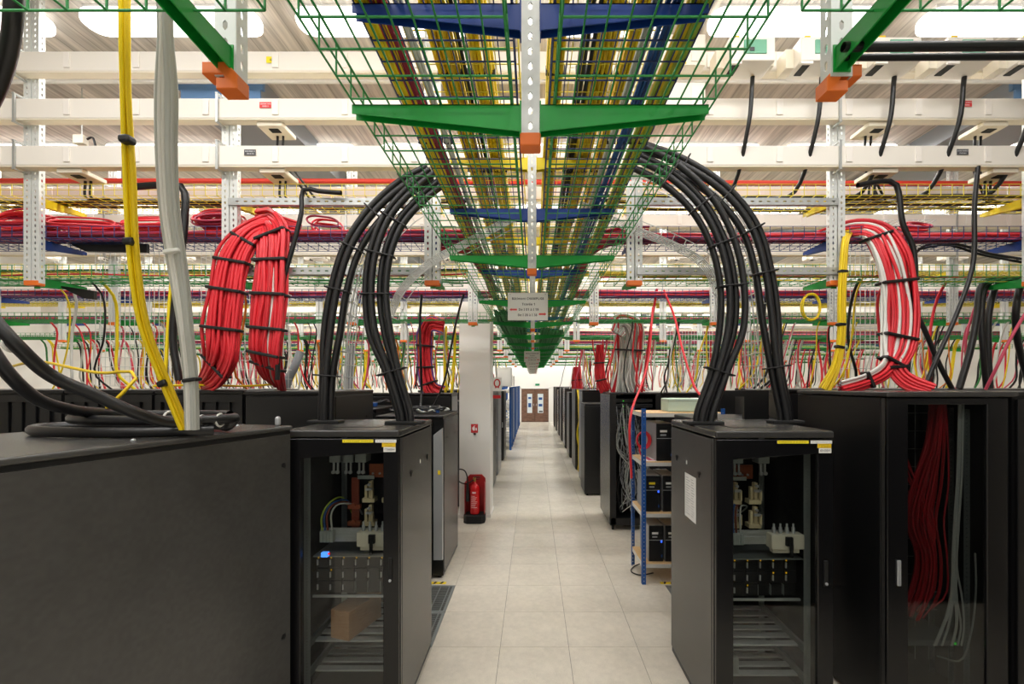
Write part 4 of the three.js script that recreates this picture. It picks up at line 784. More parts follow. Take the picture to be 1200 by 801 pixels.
{
  const c = thing('cable_coil', 'red cable coil hanging at the post of the blue shelf', 'cable');
  for (let i = 0; i < 5; i++) { const p = [], r = 0.075 + rr(-0.01, 0.01); for (let k = 0; k < 12; k++) p.push(V(1.325 + r * Math.cos(k * Math.PI / 6), 1.63 + 1.25 * r * Math.sin(k * Math.PI / 6), 5.35 + i * 0.012)); part('loop', tube(p, 0.009, 36, 5, true), M.cRed, c); }
  part('tail', tube([V(1.27, 1.58, 5.36), V(1.28, 1.48, 5.36), V(1.32, 1.415, 5.36)], 0.008, 10, 5), M.cRed, c);
  solo('red_cable', tube([at(765, 360, 5.9), at(760, 420, 5.7), at(752, 450, 5.5), at(742, 475, 5.2), at(738, 497, 5.08), at(740, 560, 5.2)], 0.014, 30, 6), M.cRed, 'red cable dropping past the top of the blue shelf', 'cable');
  const p = thing('document_pile', 'printed sheets lying on the upper shelf of the blue unit', 'paper');
  for (let i = 0; i < 3; i++) part('sheet', box(1.3 + i * 0.05, 1.44 + i * 0.05, 1.406 + i * 0.003, 1.408 + i * 0.003, 5.2 + i * 0.03, 5.42 + i * 0.03), i === 1 ? M.cPink : M.paper, p);
  const b = thing('storage_box', 'pale green box on top of the blue shelf', 'box'); part('case', box(1.6, 1.95, 1.975, 2.13, 5.3, 5.6, 0.01), M.paleGreen, b); part('lid_line', box(1.598, 1.952, 2.1, 2.105, 5.298, 5.602), M.galvDark, b);
  const w = thing('storage_box', 'white box beside the pale green one on top of the blue shelf', 'box'); part('case', box(1.96, 2.19, 1.975, 2.13, 5.3, 5.6, 0.01), M.whitePlastic, w); part('lid_line', box(1.958, 2.192, 2.1, 2.105, 5.298, 5.602), M.shelfEdge, w);
  const f = thing('rack_stand', 'black open stand behind the right power rack', 'stand');
  part('frame', [box(1.7, 1.8, 1.96, 2.24, 4.36, 4.4), box(2.06, 2.3, 1.96, 2.24, 4.36, 4.4), box(1.8, 2.06, 2.18, 2.24, 4.36, 4.4)], M.black, f);
  solo('floor_cable', tube([V(1.45, 0.02, 5.4), V(1.28, 0.015, 5.35), V(1.2, 0.012, 5.45), V(1.26, 0.012, 5.6), V(1.4, 0.05, 5.65)], 0.008, 20, 5), M.cBlack, 'thin black cable lying on the floor by the blue shelf', 'cable');
}

// ---------------------------------------------------------------- bundles and cables in front
// a flat bundle: cables spread over a cross-section along a path of [px, py, d, half width]
function ribbon(name, label, path, count, r, palette, ties, opt = {}) {
  const t = thing(name, label, 'cables', opt.group), c = path.map(([px, py, d]) => at(px, py, d));
  const thick = opt.thick || 0.05;
  for (let i = 0; i < count; i++) {
    const f = count > 1 ? (i / (count - 1)) * 2 - 1 : 0, z = rr(-1, 1) * thick;
    const pts = c.map((p, k) => {
      const tg = c[Math.min(k + 1, c.length - 1)].clone().sub(c[Math.max(k - 1, 0)]).setZ(0).normalize(), n = new THREE.Vector3(-tg.y, tg.x, 0);
      const hw = path[k][3], g = f + rr(-0.12, 0.12);
      return p.clone().addScaledVector(n, g * hw).add(new THREE.Vector3(0, 0, z * (path[k][4] ?? 1)));
    });
    const pal = opt.colour ? opt.colour(f) : pick(palette);
    part('cable', tube(pts, r, path.length * 5, 6), pal, t);
  }
  for (const k of ties) {
    const i = Math.floor(k), a = k - i, p = c[i].clone().lerp(c[Math.min(i + 1, c.length - 1)], a), hw = path[i][3] * (1 - a) + path[Math.min(i + 1, c.length - 1)][3] * a;
    const tg = c[Math.min(i + 1, c.length - 1)].clone().sub(c[Math.max(i - (a ? 0 : 1), 0)]).normalize(), ang = Math.atan2(tg.y, tg.x) - Math.PI / 2;
    const W = hw * 2 + r * 2.6, D = thick * 2 + r * 2.8;
    const o = part('cable_tie', new RoundedBoxGeometry(W, opt.tieH || 0.026, D, 1, 0.008), opt.tieMat || M.tie, t, opt.tieMat ? null : 'black hook-and-loop tie'); o.position.copy(p); o.rotation.z = ang;
  }
  return t;
}
// thick red bundles dropping from the tray onto the left rack row
const reds = [M.cRed, M.cRed, M.cRed, M.cRed2];
ribbon('red_bundle', 'thick red cable bundle bending left onto the tall racks, leftmost of the pair', [[350, 270, 4.1, 0.06], [322, 263, 4.0, 0.07], [297, 271, 3.86, 0.08], [275, 298, 3.8, 0.12], [266, 340, 3.78, 0.13], [260, 385, 3.78, 0.135], [259, 415, 3.8, 0.135], [250, 438, 3.95, 0.11], [238, 450, 4.22, 0.06]], 52, 0.0135, reds, [2.4, 3.2, 4, 5, 6.6], { thick: 0.045 });
ribbon('red_bundle', 'thick red cable bundle with white strands beside the leftmost one', [[300, 258, 4.1, 0.08], [312, 261, 3.98, 0.12], [319, 275, 3.85, 0.12], [318, 305, 3.8, 0.125], [316, 345, 3.78, 0.125], [313, 385, 3.78, 0.13], [311, 415, 3.8, 0.12], [316, 438, 3.95, 0.12], [322, 451, 4.15, 0.12]], 54, 0.0135, reds, [2, 3, 4, 5, 6, 6.6], { thick: 0.045, colour: (f) => (f > 0.15 && f < 0.85 && rnd() < 0.4 ? M.cWhite : pick(reds)) });
ribbon('red_bundle', 'red and white cable bundle dropping onto the tall rack at the right', [[960, 277, 4.1, 0.05], [1000, 268, 4.0, 0.07], [1024, 272, 3.9, 0.1], [1042, 298, 3.82, 0.125], [1051, 330, 3.8, 0.13], [1054, 370, 3.78, 0.13], [1051, 405, 3.74, 0.12], [1045, 424, 3.7, 0.08]], 46, 0.0125, reds, [2.2, 4, 5.7, 7], { thick: 0.045, colour: (f) => (f < 0.5 && f > -0.3 && rnd() < 0.5 ? M.cWhite : f < -0.85 ? M.cWhite : pick(reds)) });
ribbon('red_bundle', 'branch of red and white cables spreading left over the tall rack', [[1046, 420, 3.7, 0.07], [1036, 434, 3.66, 0.06], [1015, 446, 3.6, 0.055], [985, 455, 3.5, 0.05]], 16, 0.0115, [M.cRed, M.cRed, M.cWhite], [1.9], { thick: 0.03 });
ribbon('red_bundle', 'branch of red cables spreading right over the tall rack', [[1046, 420, 3.7, 0.07], [1052, 436, 3.66, 0.06], [1066, 447, 3.6, 0.06], [1090, 456, 3.5, 0.05]], 18, 0.0115, reds, [0.6], { thick: 0.03 });
ribbon('red_bundle', 'red cable bundle dropping behind the left arching black cables near the white pillar', [[520, 381, 6.7, 0.1], [505, 379, 6.75, 0.12], [499, 390, 6.85, 0.12], [498, 415, 6.9, 0.12], [499, 440, 6.9, 0.11], [504, 455, 6.9, 0.14], [512, 463, 6.9, 0.2]], 30, 0.014, [M.cRed, M.cRed, M.cRed2, M.cRed], [2.6, 3.6, 4.6], { thick: 0.05, colour: (f) => (f > 0.75 || f < -0.8 ? pick([M.cPurple, M.cOrange]) : M.cRed) });
ribbon('grey_bundle', 'broad pale grey and red cable bundle dropping onto the open-front rack', [[722, 390, 7.0, 0.1, 0.5], [728, 380, 7.05, 0.16], [736, 385, 7.2, 0.22], [737, 405, 7.3, 0.22], [736, 430, 7.3, 0.21], [734, 448, 7.3, 0.22], [736, 461, 7.3, 0.3]], 44, 0.014, [M.cGrey], [3.2], { thick: 0.05, colour: (f) => (Math.abs(f) > 0.68 && Math.abs(f) < 0.95 ? M.cRed : pick([M.cGrey, M.cWhite])) });
ribbon('red_bundle', 'narrow red cable bundle beside the broad pale grey bundle', [[703, 404, 7.6, 0.05], [702, 425, 7.7, 0.07], [704, 445, 7.7, 0.07], [709, 458.5, 7.75, 0.08]], 14, 0.015, reds, [1, 2], { thick: 0.04 });
ribbon('red_bundle', 'small red cable bundle farther down the right of the aisle', [[676, 430, 14, 0.1], [676, 445, 14.2, 0.14], [677, 459.5, 14.3, 0.16]], 12, 0.03, reds, [1], { thick: 0.06 });
ribbon('yellow_bundle', 'yellow cable bundle hanging beside the second right strut', [[995, 271, 4.0, 0.02], [990, 285, 3.82, 0.02], [988, 310, 3.8, 0.02], [986, 350, 3.8, 0.022], [985, 400, 3.8, 0.022], [978, 432, 3.8, 0.03], [966, 456, 3.8, 0.04]], 7, 0.009, [M.cYellow, M.cYellow2], [2.2, 3.6, 4.2], { thick: 0.014 });
// maroon bundle that turns from the cross tray into the aisle tray
ribbon('maroon_bundle', 'dark red cable bundle turning from the right cross tray into the aisle trays', [[760, 276, 4.1, 0.07], [720, 277, 4.15, 0.07], [694, 288, 4.4, 0.08], [680, 308, 4.9, 0.08], [672, 326, 5.6, 0.08], [668, 340, 6.5, 0.08]], 22, 0.012, [M.cMaroon, M.cMaroon, M.cRed2], [], { thick: 0.04 });
ribbon('maroon_bundle', 'dark red cable bundle turning from the left cross tray into the aisle trays', [[500, 284, 4.1, 0.06], [540, 288, 4.3, 0.07], [562, 310, 5.0, 0.08], [574, 330, 5.9, 0.08], [580, 345, 6.8, 0.08]], 18, 0.012, [M.cMaroon, M.cMaroon, M.cRed2], [], { thick: 0.04 });
// loose red loops piled on the blue tray
function loops(label, px0, px1, py, d, n, hh, tilt = 0) {
  const t = thing('cable_loops', label, 'cables');
  const a = at(px0, py, d), b = at(px1, py + tilt, d);
  for (let i = 0; i < n; i++) {
    const p = [], len = (b.x - a.x) / 2 * rr(0.85, 1), h = hh * rr(0.4, 1), cx = (a.x + b.x) / 2 + rr(-0.04, 0.04), cy = (a.y + b.y) / 2 + rr(-0.02, 0.03), cd = d + rr(-0.1, 0.12);
    for (let k = 0; k < 14; k++) { const q = k * Math.PI / 7; p.push(new THREE.Vector3(cx + len * Math.sign(Math.cos(q)) * Math.pow(Math.abs(Math.cos(q)), 0.7), cy + h * Math.sin(q) + (b.y - a.y) / 2 * Math.cos(q), -(cd + 0.06 * Math.sin(q)))); }
    part('loop', tube(p, 0.0095, 40, 5, true), pick([M.cRed, M.cRed, M.cRed2, M.cMaroon]), t);
  }
}
loops('red cable loops piled at the left end of the blue tray', 4, 58, 262, 4.12, 22, 0.11);
loops('long red cable loops sagging along the blue tray beyond the left strut', 62, 150, 262, 4.12, 22, 0.07, 6);
loops('red cable loops on the blue tray left of the yellow and grey bundles', 150, 200, 264, 4.12, 16, 0.06);
loops('bulging red cable loops on the blue tray above the thick red bundles', 233, 278, 258, 4.1, 26, 0.1);
loops('thin loose red loops on the blue tray behind the black cable', 368, 405, 262, 4.2, 5, 0.09, 8);
loops('short red loops on the blue tray right of the right bundle', 1062, 1086, 267, 4.15, 9, 0.05);
for (const [x0, x1, y, l] of [[68, 172, 288, 'long'], [66, 110, 343, 'short']]) { const a = at(x0, y, 4.1), b = at(x1, y, 4.1), t = thing('tray_plate', `${l} dark flat plate under the trays at the left`, 'plate'); part('sheet', poly([[a.x, a.y + 0.07], [b.x, a.y + 0.02], [b.x, a.y - 0.06], [a.x + 0.25, a.y - 0.05]], 0.03).translate(0, 0, -4.13), M.black, t); }

// black power cables arching from the aisle trays into the glazed racks
function arc(label, paths, r, d, group) {
  const t = thing('power_cables', label, 'cables', group);
  const path = paths.map(([px, py]) => at(px, py, d));
  return [t, path, r];
}
function arch(label, pts, n, gap, r, dd) {
  const t = thing('power_cables', label, 'cables');
  const c = pts.map(([px, py]) => at(px, py, dd));
  for (let i = 0; i < n; i++) {
    const o = (i - (n - 1) / 2) * gap, z = (i % 2) * r * 1.1;
    const p = c.map((q, k) => { const tg = c[Math.min(k + 1, c.length - 1)].clone().sub(c[Math.max(k - 1, 0)]).setZ(0).normalize(); const nrm = new THREE.Vector3(-tg.y, tg.x, 0); const sq = k >= c.length - 2 ? 0.62 : 1; return q.clone().addScaledVector(nrm, o * sq).add(new THREE.Vector3(0, 0, z)); });
    p.push(p[p.length - 1].clone().add(new THREE.Vector3(0, -0.06, 0)));
    part('cable', tube(p, r, 48, 10), i % 2 ? M.cBlack2 : M.cBlack, t);
  }
  for (const k of [1, 2, 3, 4, 6]) if (k < c.length - 1) {
    const tg = c[k + 1].clone().sub(c[k - 1]).setZ(0), o = part('cable_tie', new RoundedBoxGeometry(n * gap + r * 0.25, 0.012, r * 3.3, 1, 0.005), M.tie, t); o.position.copy(c[k]).z += r * 0.5; o.rotation.z = Math.atan2(tg.y, tg.x) - Math.PI / 2;
  }
  const e = c[c.length - 1]; part('grommet', box(e.x - n * gap / 2 - 0.03, e.x + n * gap / 2 + 0.03, 1.995, 2.02, dd - 0.06, dd + 0.06, 0.008), M.rubber, t, 'black cable entry');
}
arch('outer group of black power cables arching into the left power rack', [[505, 203], [476, 218], [440, 250], [413, 290], [397, 340], [389, 390], [384, 440], [382, 488]], 3, 0.062, 0.026, 3.5);
arch('inner group of black power cables arching into the left power rack', [[512, 208], [488, 228], [462, 258], [446, 298], [441, 345], [446, 390], [460, 435], [475, 488]], 4, 0.056, 0.024, 3.42);
arch('outer group of black power cables arching into the right power rack', [[748, 176], [800, 196], [850, 230], [880, 270], [895, 320], [902, 370], [909, 430], [920, 488]], 3, 0.062, 0.026, 3.5);
arch('inner group of black power cables arching into the right power rack', [[742, 182], [785, 205], [822, 240], [846, 285], [857, 335], [856, 385], [842, 435], [824, 489]], 4, 0.056, 0.025, 3.4);
// galvanised wire trays that carry these arcs
function dropTray(label, pts, d0, w, gap = 0.1) {
  const t = thing('drop_tray', label, 'cable tray'), c = new THREE.CatmullRomCurve3(pts.map(([px, py]) => at(px, py, d0 + w / 2).setZ(0))), L = c.getLength(), n = Math.round(L / gap), W = new Wires();
  const q = c.getSpacedPoints(n);
  for (let i = 0; i <= 5; i++) { const z = -(d0 + w * i / 5); W.line(q.map((p) => new THREE.Vector3(p.x, p.y, z)), 0.0045); }
  q.forEach((p, k) => { const a = q[Math.max(k - 1, 0)], b = q[Math.min(k + 1, n)], tg = b.clone().sub(a).normalize(), up = new THREE.Vector3(-tg.y, tg.x, 0).multiplyScalar(0.06);
    W.line([new THREE.Vector3(p.x + up.x, p.y + up.y, -d0), new THREE.Vector3(p.x, p.y, -d0), new THREE.Vector3(p.x, p.y, -d0 - w), new THREE.Vector3(p.x + up.x, p.y + up.y, -d0 - w)], 0.0045); });
  for (const z of [-d0, -d0 - w]) W.line(q.map((p, k) => { const a = q[Math.max(k - 1, 0)], b = q[Math.min(k + 1, n)], tg = b.clone().sub(a).normalize(); return new THREE.Vector3(p.x - tg.y * 0.06, p.y + tg.x * 0.06, z); }), 0.0045);
  part('wire_mesh', W.geo(), M.zinc, t, null, 'stuff');
}
dropTray('curved galvanised wire tray behind the left arching black cables', [[500, 230], [470, 250], [440, 285], [420, 330], [410, 380], [406, 430], [405, 456]], 3.58, 0.3);
dropTray('curved galvanised wire tray behind the right arching black cables', [[748, 205], [800, 225], [845, 260], [870, 305], [880, 360], [883, 420], [884, 456]], 3.58, 0.3);
dropTray('steep galvanised wire brace tray inside the left arch', [[600, 255], [545, 285], [500, 310], [470, 340], [456, 370]], 3.7, 0.15);
dropTray('steep galvanised wire brace tray inside the right arch', [[680, 240], [740, 268], [790, 288], [825, 310], [842, 345], [845, 400]], 3.7, 0.15);
// upright galvanised mesh drops
function upright(label, px0, px1, py0, py1, d, curl) {
  const t = thing('mesh_drop', label, 'cable tray'), W = new Wires(), a = at(px0, py0, d), b = at(px1, py1, d), r = 0.0033, n = Math.round((b.x - a.x) / 0.05), m = Math.round((a.y - b.y) / 0.1);
  for (let i = 0; i <= n; i++) { const x = a.x + (b.x - a.x) * i / n; W.bar(new THREE.Vector3(x, a.y, -d), new THREE.Vector3(x, b.y, -d), r); if (curl) W.line([new THREE.Vector3(x, a.y, -d), new THREE.Vector3(x, a.y + 0.1, -d + 0.04), new THREE.Vector3(x, a.y + 0.16, -d + 0.14), new THREE.Vector3(x, a.y + 0.17, -d + 0.3)], r); }
  for (let j = 0; j <= m; j++) { const y = b.y + (a.y - b.y) * j / m; W.line([new THREE.Vector3(a.x, y, -d - 0.06), new THREE.Vector3(a.x, y, -d), new THREE.Vector3(b.x, y, -d), new THREE.Vector3(b.x, y, -d - 0.06)], r); }
  if (curl) for (const [dy, dz] of [[0.1, 0.04], [0.16, 0.14], [0.17, 0.3]]) W.bar(new THREE.Vector3(a.x, a.y + dy, -d + dz), new THREE.Vector3(b.x, a.y + dy, -d + dz), r);
  part('wire_mesh', W.geo(), M.zinc, t, null, 'stuff');
}
upright('galvanised mesh drop hanging left of the yellow cable bundle', 112, 198, 296, 452, 4.62, true);
upright('galvanised mesh drop behind the thick red bundles', 236, 338, 290, 455, 4.62, true);
upright('galvanised mesh drop behind the right red and white bundle', 985, 1066, 290, 455, 4.5, true);
upright('galvanised mesh drop behind the broad pale grey bundle', 716, 760, 392, 458, 7.5, false);
upright('galvanised mesh drop right of the blue shelf', 775, 835, 385, 461, 7.6, false);

// cables on the near cabinet at the left
function cable(name, label, pts, r, m, group, seg = 36, rad = 8) { return solo(name, tube(pts, r, seg, rad), m, label, 'cable', group); }
{
  const t = thing('yellow_bundle', 'bundle of yellow cables dropping onto the charcoal cabinet at the left', 'cables');
  for (let i = 0; i < 9; i++) { const o = (i % 3 - 1) * 0.011, z = rr(-1, 1) * 0.011, w = rr(-0.006, 0.006);
    part('cable', tube([at(146, -40, 1.55), at(146, 40, 1.6), at(147, 110, 1.68), at(151, 200, 1.78), at(156, 300, 1.88), at(168, 380, 1.97), at(190, 440, 2.06), at(216, 503, 2.16)].map((p, k) => p.add(new THREE.Vector3(o * (k < 3 ? 0.6 : 1.1) + w * k * 0.3, 0, z))), 0.0085, 40, 7), pick([M.cYellow, M.cYellow, M.cYellow2]), t); }
  for (const [px, py, d, a] of [[149, 164, 1.73, 0.05], [153, 283, 1.86, 0.08], [192, 449, 2.07, 0.4]]) { const o = part('cable_tie', new RoundedBoxGeometry(0.044, 0.03, 0.044, 1, 0.01), M.tie, t, 'black hook-and-loop tie'); o.position.copy(at(px, py, d)); o.rotation.z = a; }
  const g = thing('grey_bundle', 'bundle of grey cables dropping onto the charcoal cabinet beside the yellow one', 'cables');
  for (let i = 0; i < 14; i++) { const o = ((i % 7) / 3 - 1) * 0.025, z = rr(-1, 1) * 0.014;
    part('cable', tube([at(193, -30, 1.5), at(195, 40, 1.58), at(196, 110, 1.68), at(196, 180, 1.78), at(200, 250, 1.88), at(210, 320, 1.97), at(219, 390, 2.04), at(224, 440, 2.1), at(226, 503, 2.15)].map((p, k) => p.add(new THREE.Vector3(o * (k < 2 ? 0.5 : k > 5 ? 0.8 : 1.15), 0, z))), 0.0085, 40, 7), pick([M.cGrey, M.cGrey, M.cWhite]), g); }
  for (const [px, py, d, m] of [[204, 295, 1.93, M.tieWhite], [225, 445, 2.1, M.tie]]) { const o = part('cable_tie', new RoundedBoxGeometry(0.068, 0.018, 0.048, 1, 0.006), m, g); o.position.copy(at(px, py, d)); o.rotation.z = 0.15; }
  cable('red_wire', 'thin red cable running along the grey bundle', [at(210, 380, 2.08), at(217, 420, 2.12), at(220, 460, 2.14), at(221, 500, 2.17)], 0.007, M.cRed);
  // thick black coil
  const c = thing('cable_coil', 'thick black power cable coiled on the charcoal cabinet', 'cable');
  const H = 2.03, R = 0.027;
  const ring = (cx, cd, rx, rd, y, a0, a1) => { const p = []; for (let k = 0; k <= 20; k++) { const a = a0 + (a1 - a0) * k / 20; p.push(V(cx + rx * Math.cos(a) + rd * 0.27 * Math.sin(a) * 0, y + 0.01 * k / 20, cd + rd * Math.sin(a))); } return p; };
  const coil = [...ring(-2.17, 2.42, 0.5, 0.2, H + R, -0.3, -5.9), ...ring(-2.08, 2.46, 0.42, 0.19, H + 3 * R, 0.2, -5.6)];
  part('coil', tube(coil, R, 150, 10), M.cBlack, c);
  part('strand', tube([at(-30, 350, 1.75), at(20, 405, 1.8), at(60, 440, 1.9), at(110, 462, 2.0), at(160, 484, 2.1), at(195, 494, 2.2), at(235, 494, 2.32)], R, 50, 10), M.cBlack, c);
  part('strand', tube([at(-20, 395, 1.9), at(12, 440, 1.95), at(45, 468, 2.05), at(85, 480, 2.2), at(125, 484, 2.4), at(150, 488, 2.5)], R, 40, 10), M.cBlack, c);
  for (const [px, py, d, a] of [[14, 402, 1.8, -0.7], [198, 490, 2.24, -0.2], [237, 494, 2.35, -0.3], [258, 492, 2.4, -0.3]]) { const o = part('cable_tie', new THREE.TorusGeometry(R + 0.006, 0.006, 6, 16), M.tieWhite, c, 'white cable tie'); o.position.copy(at(px, py, d)); o.rotation.set(0, Math.PI / 2, a); }
  cable('power_cable', 'thick black cable hanging at the upper left corner of the view', [at(18, -60, 1.3), at(16, 10, 1.32), at(12, 50, 1.36), at(-2, 100, 1.42), at(-40, 170, 1.5)], 0.022, M.cBlack);
  cable('yellow_cable', 'single yellow cable curving up behind the black coil', [at(125, 478, 2.4), at(142, 462, 2.42), at(156, 448, 2.45), at(161, 439, 2.48), at(152, 435, 2.52), at(120, 437, 2.6), at(85, 431, 2.75), at(50, 424, 3.0), at(18, 428, 3.4), at(-8, 440, 3.9), at(-16, 455.5, 4.2)], 0.009, M.cYellow2);
}
// two thick black cables lying across the nearest right tray
for (const [py, r, w, d] of [[55, 0.0125, 'upper', 1.22], [67.5, 0.0095, 'lower', 1.27]]) { const a = at(988, py, d), b = at(1290, py - 2, d); cable('power_cable', `${w} of two black cables running off to the right from the nearest right strut`, [a, a.clone().lerp(b, 0.3), a.clone().lerp(b, 0.7), b], r, M.cBlack, null, 12); }

// single cables seen against the rows
const single = [
  ['black', 'black cable bending down from the tray right of the thick red bundles', [[400, 226, 3.8], [375, 224, 3.8], [356, 222, 3.8], [353, 250, 3.8], [343, 290, 3.8], [332, 330, 3.8], [327, 380, 3.8], [325, 445, 3.8]], 0.02, M.cBlack],
  ['black', 'black cable pair bending down behind the grey bundle', [[155, 219, 3.84], [190, 217, 3.84], [214, 220, 3.84], [216, 260, 3.84], [208, 330, 3.84], [203, 400, 3.84], [210, 445, 3.84]], 0.03, M.cBlack],
  ['yellow', 'yellow cable rising beside the black pair behind the grey bundle', [[205, 300, 3.84], [200, 340, 3.84], [196, 400, 3.84], [193, 450, 3.84]], 0.014, M.cYellow],
  ['yellow', 'yellow cable lying along the top of the left rack row', [[180, 452, 4.1], [230, 451, 4.1], [290, 452, 4.1], [320, 450, 4.1]], 0.01, M.cYellow],
  ['black', 'black cable bending over the right red and white bundle', [[1005, 217, 3.8], [1040, 212, 3.8], [1050, 216, 3.8], [1058, 262, 3.8], [1070, 290, 3.8], [1072, 320, 3.8], [1066, 400, 3.8], [1062, 450, 3.8]], 0.022, M.cBlack],
  ['black', 'slanting black cable right of the red and white bundle', [[1072, 363, 4.4], [1085, 390, 4.4], [1100, 425, 4.4], [1116, 456, 4.4]], 0.022, M.cBlack],
  ['black', 'long black cable crossing down to the left at the right', [[1146, 195, 3.8], [1142, 240, 3.8], [1140, 310, 3.8], [1120, 370, 3.8], [1100, 415, 3.8], [1084, 452, 3.8]], 0.018, M.cBlack],
  ['black', 'first black cable arching from the green tray at the right edge', [[1165, 325, 4.2], [1150, 335, 4.2], [1145, 370, 4.2], [1137, 410, 4.2], [1124, 455, 4.2]], 0.028, M.cBlack],
  ['black', 'second black cable arching from the green tray at the right edge', [[1178, 325, 4.2], [1158, 332, 4.25], [1150, 370, 4.25], [1152, 410, 4.25], [1156, 455, 4.3]], 0.026, M.cBlack],
  ['black', 'third black cable arching from the green tray at the right edge', [[1195, 326, 4.2], [1172, 330, 4.3], [1160, 360, 4.3], [1158, 410, 4.3], [1160, 455, 4.3]], 0.028, M.cBlack],
  ['black', 'rightmost black cable arching from the green tray at the right edge', [[1225, 322, 4.1], [1200, 330, 4.15], [1191, 360, 4.15], [1192, 395, 4.2], [1203, 440, 4.3], [1206, 455.5, 4.45]], 0.028, M.cBlack],
  ['black', 'upper black cable sagging out of the blue tray at the right edge', [[1070, 300, 4.2], [1085, 287, 4.2], [1120, 286, 4.1], [1160, 297, 4.0], [1225, 307, 3.9]], 0.012, M.cBlack],
  ['black', 'lower black cable sagging out of the blue tray at the right edge', [[1076, 292, 4.25], [1110, 287, 4.2], [1150, 298, 4.1], [1225, 312, 3.9]], 0.012, M.cBlack],
  ['red', 'red cable slanting up at the right edge', [[1206, 360, 4.0], [1185, 395, 4.05], [1168, 430, 4.1], [1155, 456, 4.2]], 0.013, M.cPink],
  ['red', 'red cable slanting from the cross tray down to the white box', [[778, 340, 6.6], [790, 370, 6.4], [800, 410, 6.0], [815, 455, 5.7], [824, 466, 5.55]], 0.016, M.cRed],
  ['red', 'red cable hanging straight between the pale grey bundle and the blue shelf', [[770, 338, 6.6], [764, 375, 6.7], [758, 420, 6.9], [752, 461, 7.2]], 0.02, M.cRed2],
  ['black', 'black cable hanging over the red bundle near the pillar', [[494, 345, 6.2], [492, 380, 6.3], [493, 420, 6.3], [494, 460, 6.4], [493, 478, 6.2]], 0.018, M.cBlack],
  ['black', 'slanting black cable left of the white pillar', [[543, 345, 6.0], [535, 375, 6.05], [528, 410, 6.1], [521, 445, 6.1], [506, 478, 6.1], [500, 481.5, 6.1]], 0.014, M.cBlack],
  ['yellow', 'yellow cable hanging left of the white pillar', [[523, 382, 7.0], [521, 410, 7.0], [521, 440, 7.0], [522, 460, 7.0]], 0.02, M.cYellow],
  ['yellow', 'second yellow cable hanging left of the white pillar', [[533, 383, 6.7], [533, 405, 6.85], [532, 430, 6.9], [529, 461, 6.9]], 0.02, M.cYellow],
  ['grey', 'dark grey flat cable standing behind the left power rack', [[412, 405, 5.8], [410, 430, 5.8], [408, 478, 5.8]], 0.05, M.greyRack],
  ['grey', 'bent dark grey hose behind the second thick red bundle', [[352, 412, 5.6], [345, 430, 5.55], [337, 447, 5.55], [332, 480, 5.6]], 0.05, M.duct],
];
for (const [c, label, pts, r, m] of single) cable(c + '_cable', label, pts.map(([a, b, d]) => at(a, b, d)), r, m, null, 30, 8);
{
  const t = thing('cable_coil', 'yellow cable coil hanging from a tray right of the arching cables', 'cable');
  for (let i = 0; i < 6; i++) { const p = [], o = at(949, 360, 6.56), rx = 0.14 + rr(-0.015, 0.015), ry = 0.19 + rr(-0.015, 0.015); for (let k = 0; k < 12; k++) p.push(new THREE.Vector3(o.x + rx * Math.cos(k * Math.PI / 6), o.y + ry * Math.sin(k * Math.PI / 6), o.z + i * 0.01)); part('loop', tube(p, 0.009, 30, 5, true), M.cYellow, t); }
}
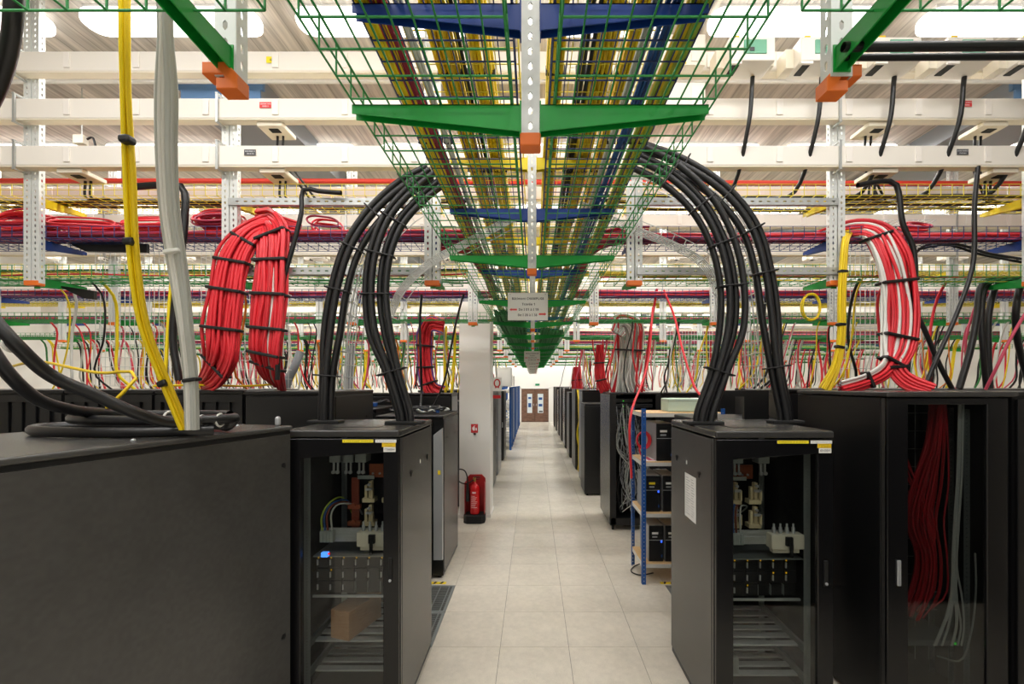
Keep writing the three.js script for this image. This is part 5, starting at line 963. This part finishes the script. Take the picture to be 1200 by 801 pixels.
// cable clutter on the low racks at the left
for (const [x, d, w] of [[-1.45, 5.6, 'silver-edged rack'], [-2.3, 5.8, 'low rack beside the silver-edged rack'], [-3.1, 5.8, 'second low rack left of the silver-edged rack']]) {
  const t = thing('cable_clutter', `tangle of black cables lying on the ${w}`, 'cables'), y = x > -1.6 ? 1.93 : 2.0;
  for (let i = 0; i < 9; i++) { const p = [], cx = x + rr(-0.2, 0.2), cd = d + rr(-0.1, 0.25), a = rr(0.1, 0.2), b = rr(0.05, 0.12); for (let k = 0; k < 10; k++) p.push(V(cx + a * Math.cos(k * 0.628) + rr(-0.02, 0.02), y + 0.015 + rr(0, 0.05) + i * 0.004, cd + b * Math.sin(k * 0.628))); part('loop', tube(p, 0.012, 30, 5, true), pick([M.cBlack, M.cBlack2, M.cBlack, M.cGrey]), t); }
  for (let i = 0; i < 3; i++) part('connector', box(x - 0.2 + i * 0.2, x - 0.14 + i * 0.2, y + 0.01, y + 0.06, d, d + 0.05, 0.006), pick([M.cBlue, M.label, M.cRed]), t);
}
// thin cables that drop from the rows' green trays to the rack tops
{
  const kinds = [['red', M.cRed, 3], ['yellow', M.cYellow, 3], ['black', M.cBlack, 4], ['white', M.cWhite, 3], ['green', M.cGreen, 1], ['pink', M.cPink, 2], ['orange', M.cOrange, 1], ['grey', M.cGrey, 2]];
  const bag = kinds.flatMap((k) => Array(k[2]).fill(k));
  for (let k = 1; k < 8; k++) for (const s of [-1, 1]) {
    const reach = Math.min(11, ROW(k) * 1.18), lo = k === 1 ? 1.9 : 1.15, n = k === 1 ? 9 : k === 2 ? 40 : k < 6 ? 70 : 40;
    const list = [];
    for (let i = 0; i < n; i++) list.push([rr(lo, reach), pick(bag)]);
    list.sort((p, q) => p[0] - q[0]);
    const seen = {};
    for (const [ax, [c, m]] of list) {
      const x = s * ax, x2 = x + rr(-0.16, 0.16), d = ROW(k) + rr(0.2, 0.42), yb = k === 1 ? 2.25 : 2.17;
      if (k === 1 && s < 0 && x > -2.2) continue;
      const r = (k < 3 ? 0.009 : 0.014) * rr(0.8, 1.6), bow = rr(-0.05, 0.05), i = seen[c] = (seen[c] ?? -1) + 1;
      cable(c + '_cable', `thin ${c} cable, ${NTH[i]} of its colour ${SIDE(s)} of the aisle in the ${ORD[k]} row`, [V(x, 3.29, d), V(x + 0.02, 3.15, d + 0.12), V((x + x2) / 2 + bow, 2.75, d + 0.18), V(x2, 2.4, d + 0.2), V(x2 + rr(-0.12, 0.12), yb, d + rr(0.2, 0.4))], r, m, `thin ${c} cables dropping from the trays`, 14, 5);
    }
  }
}
renderer.render(scene, camera);
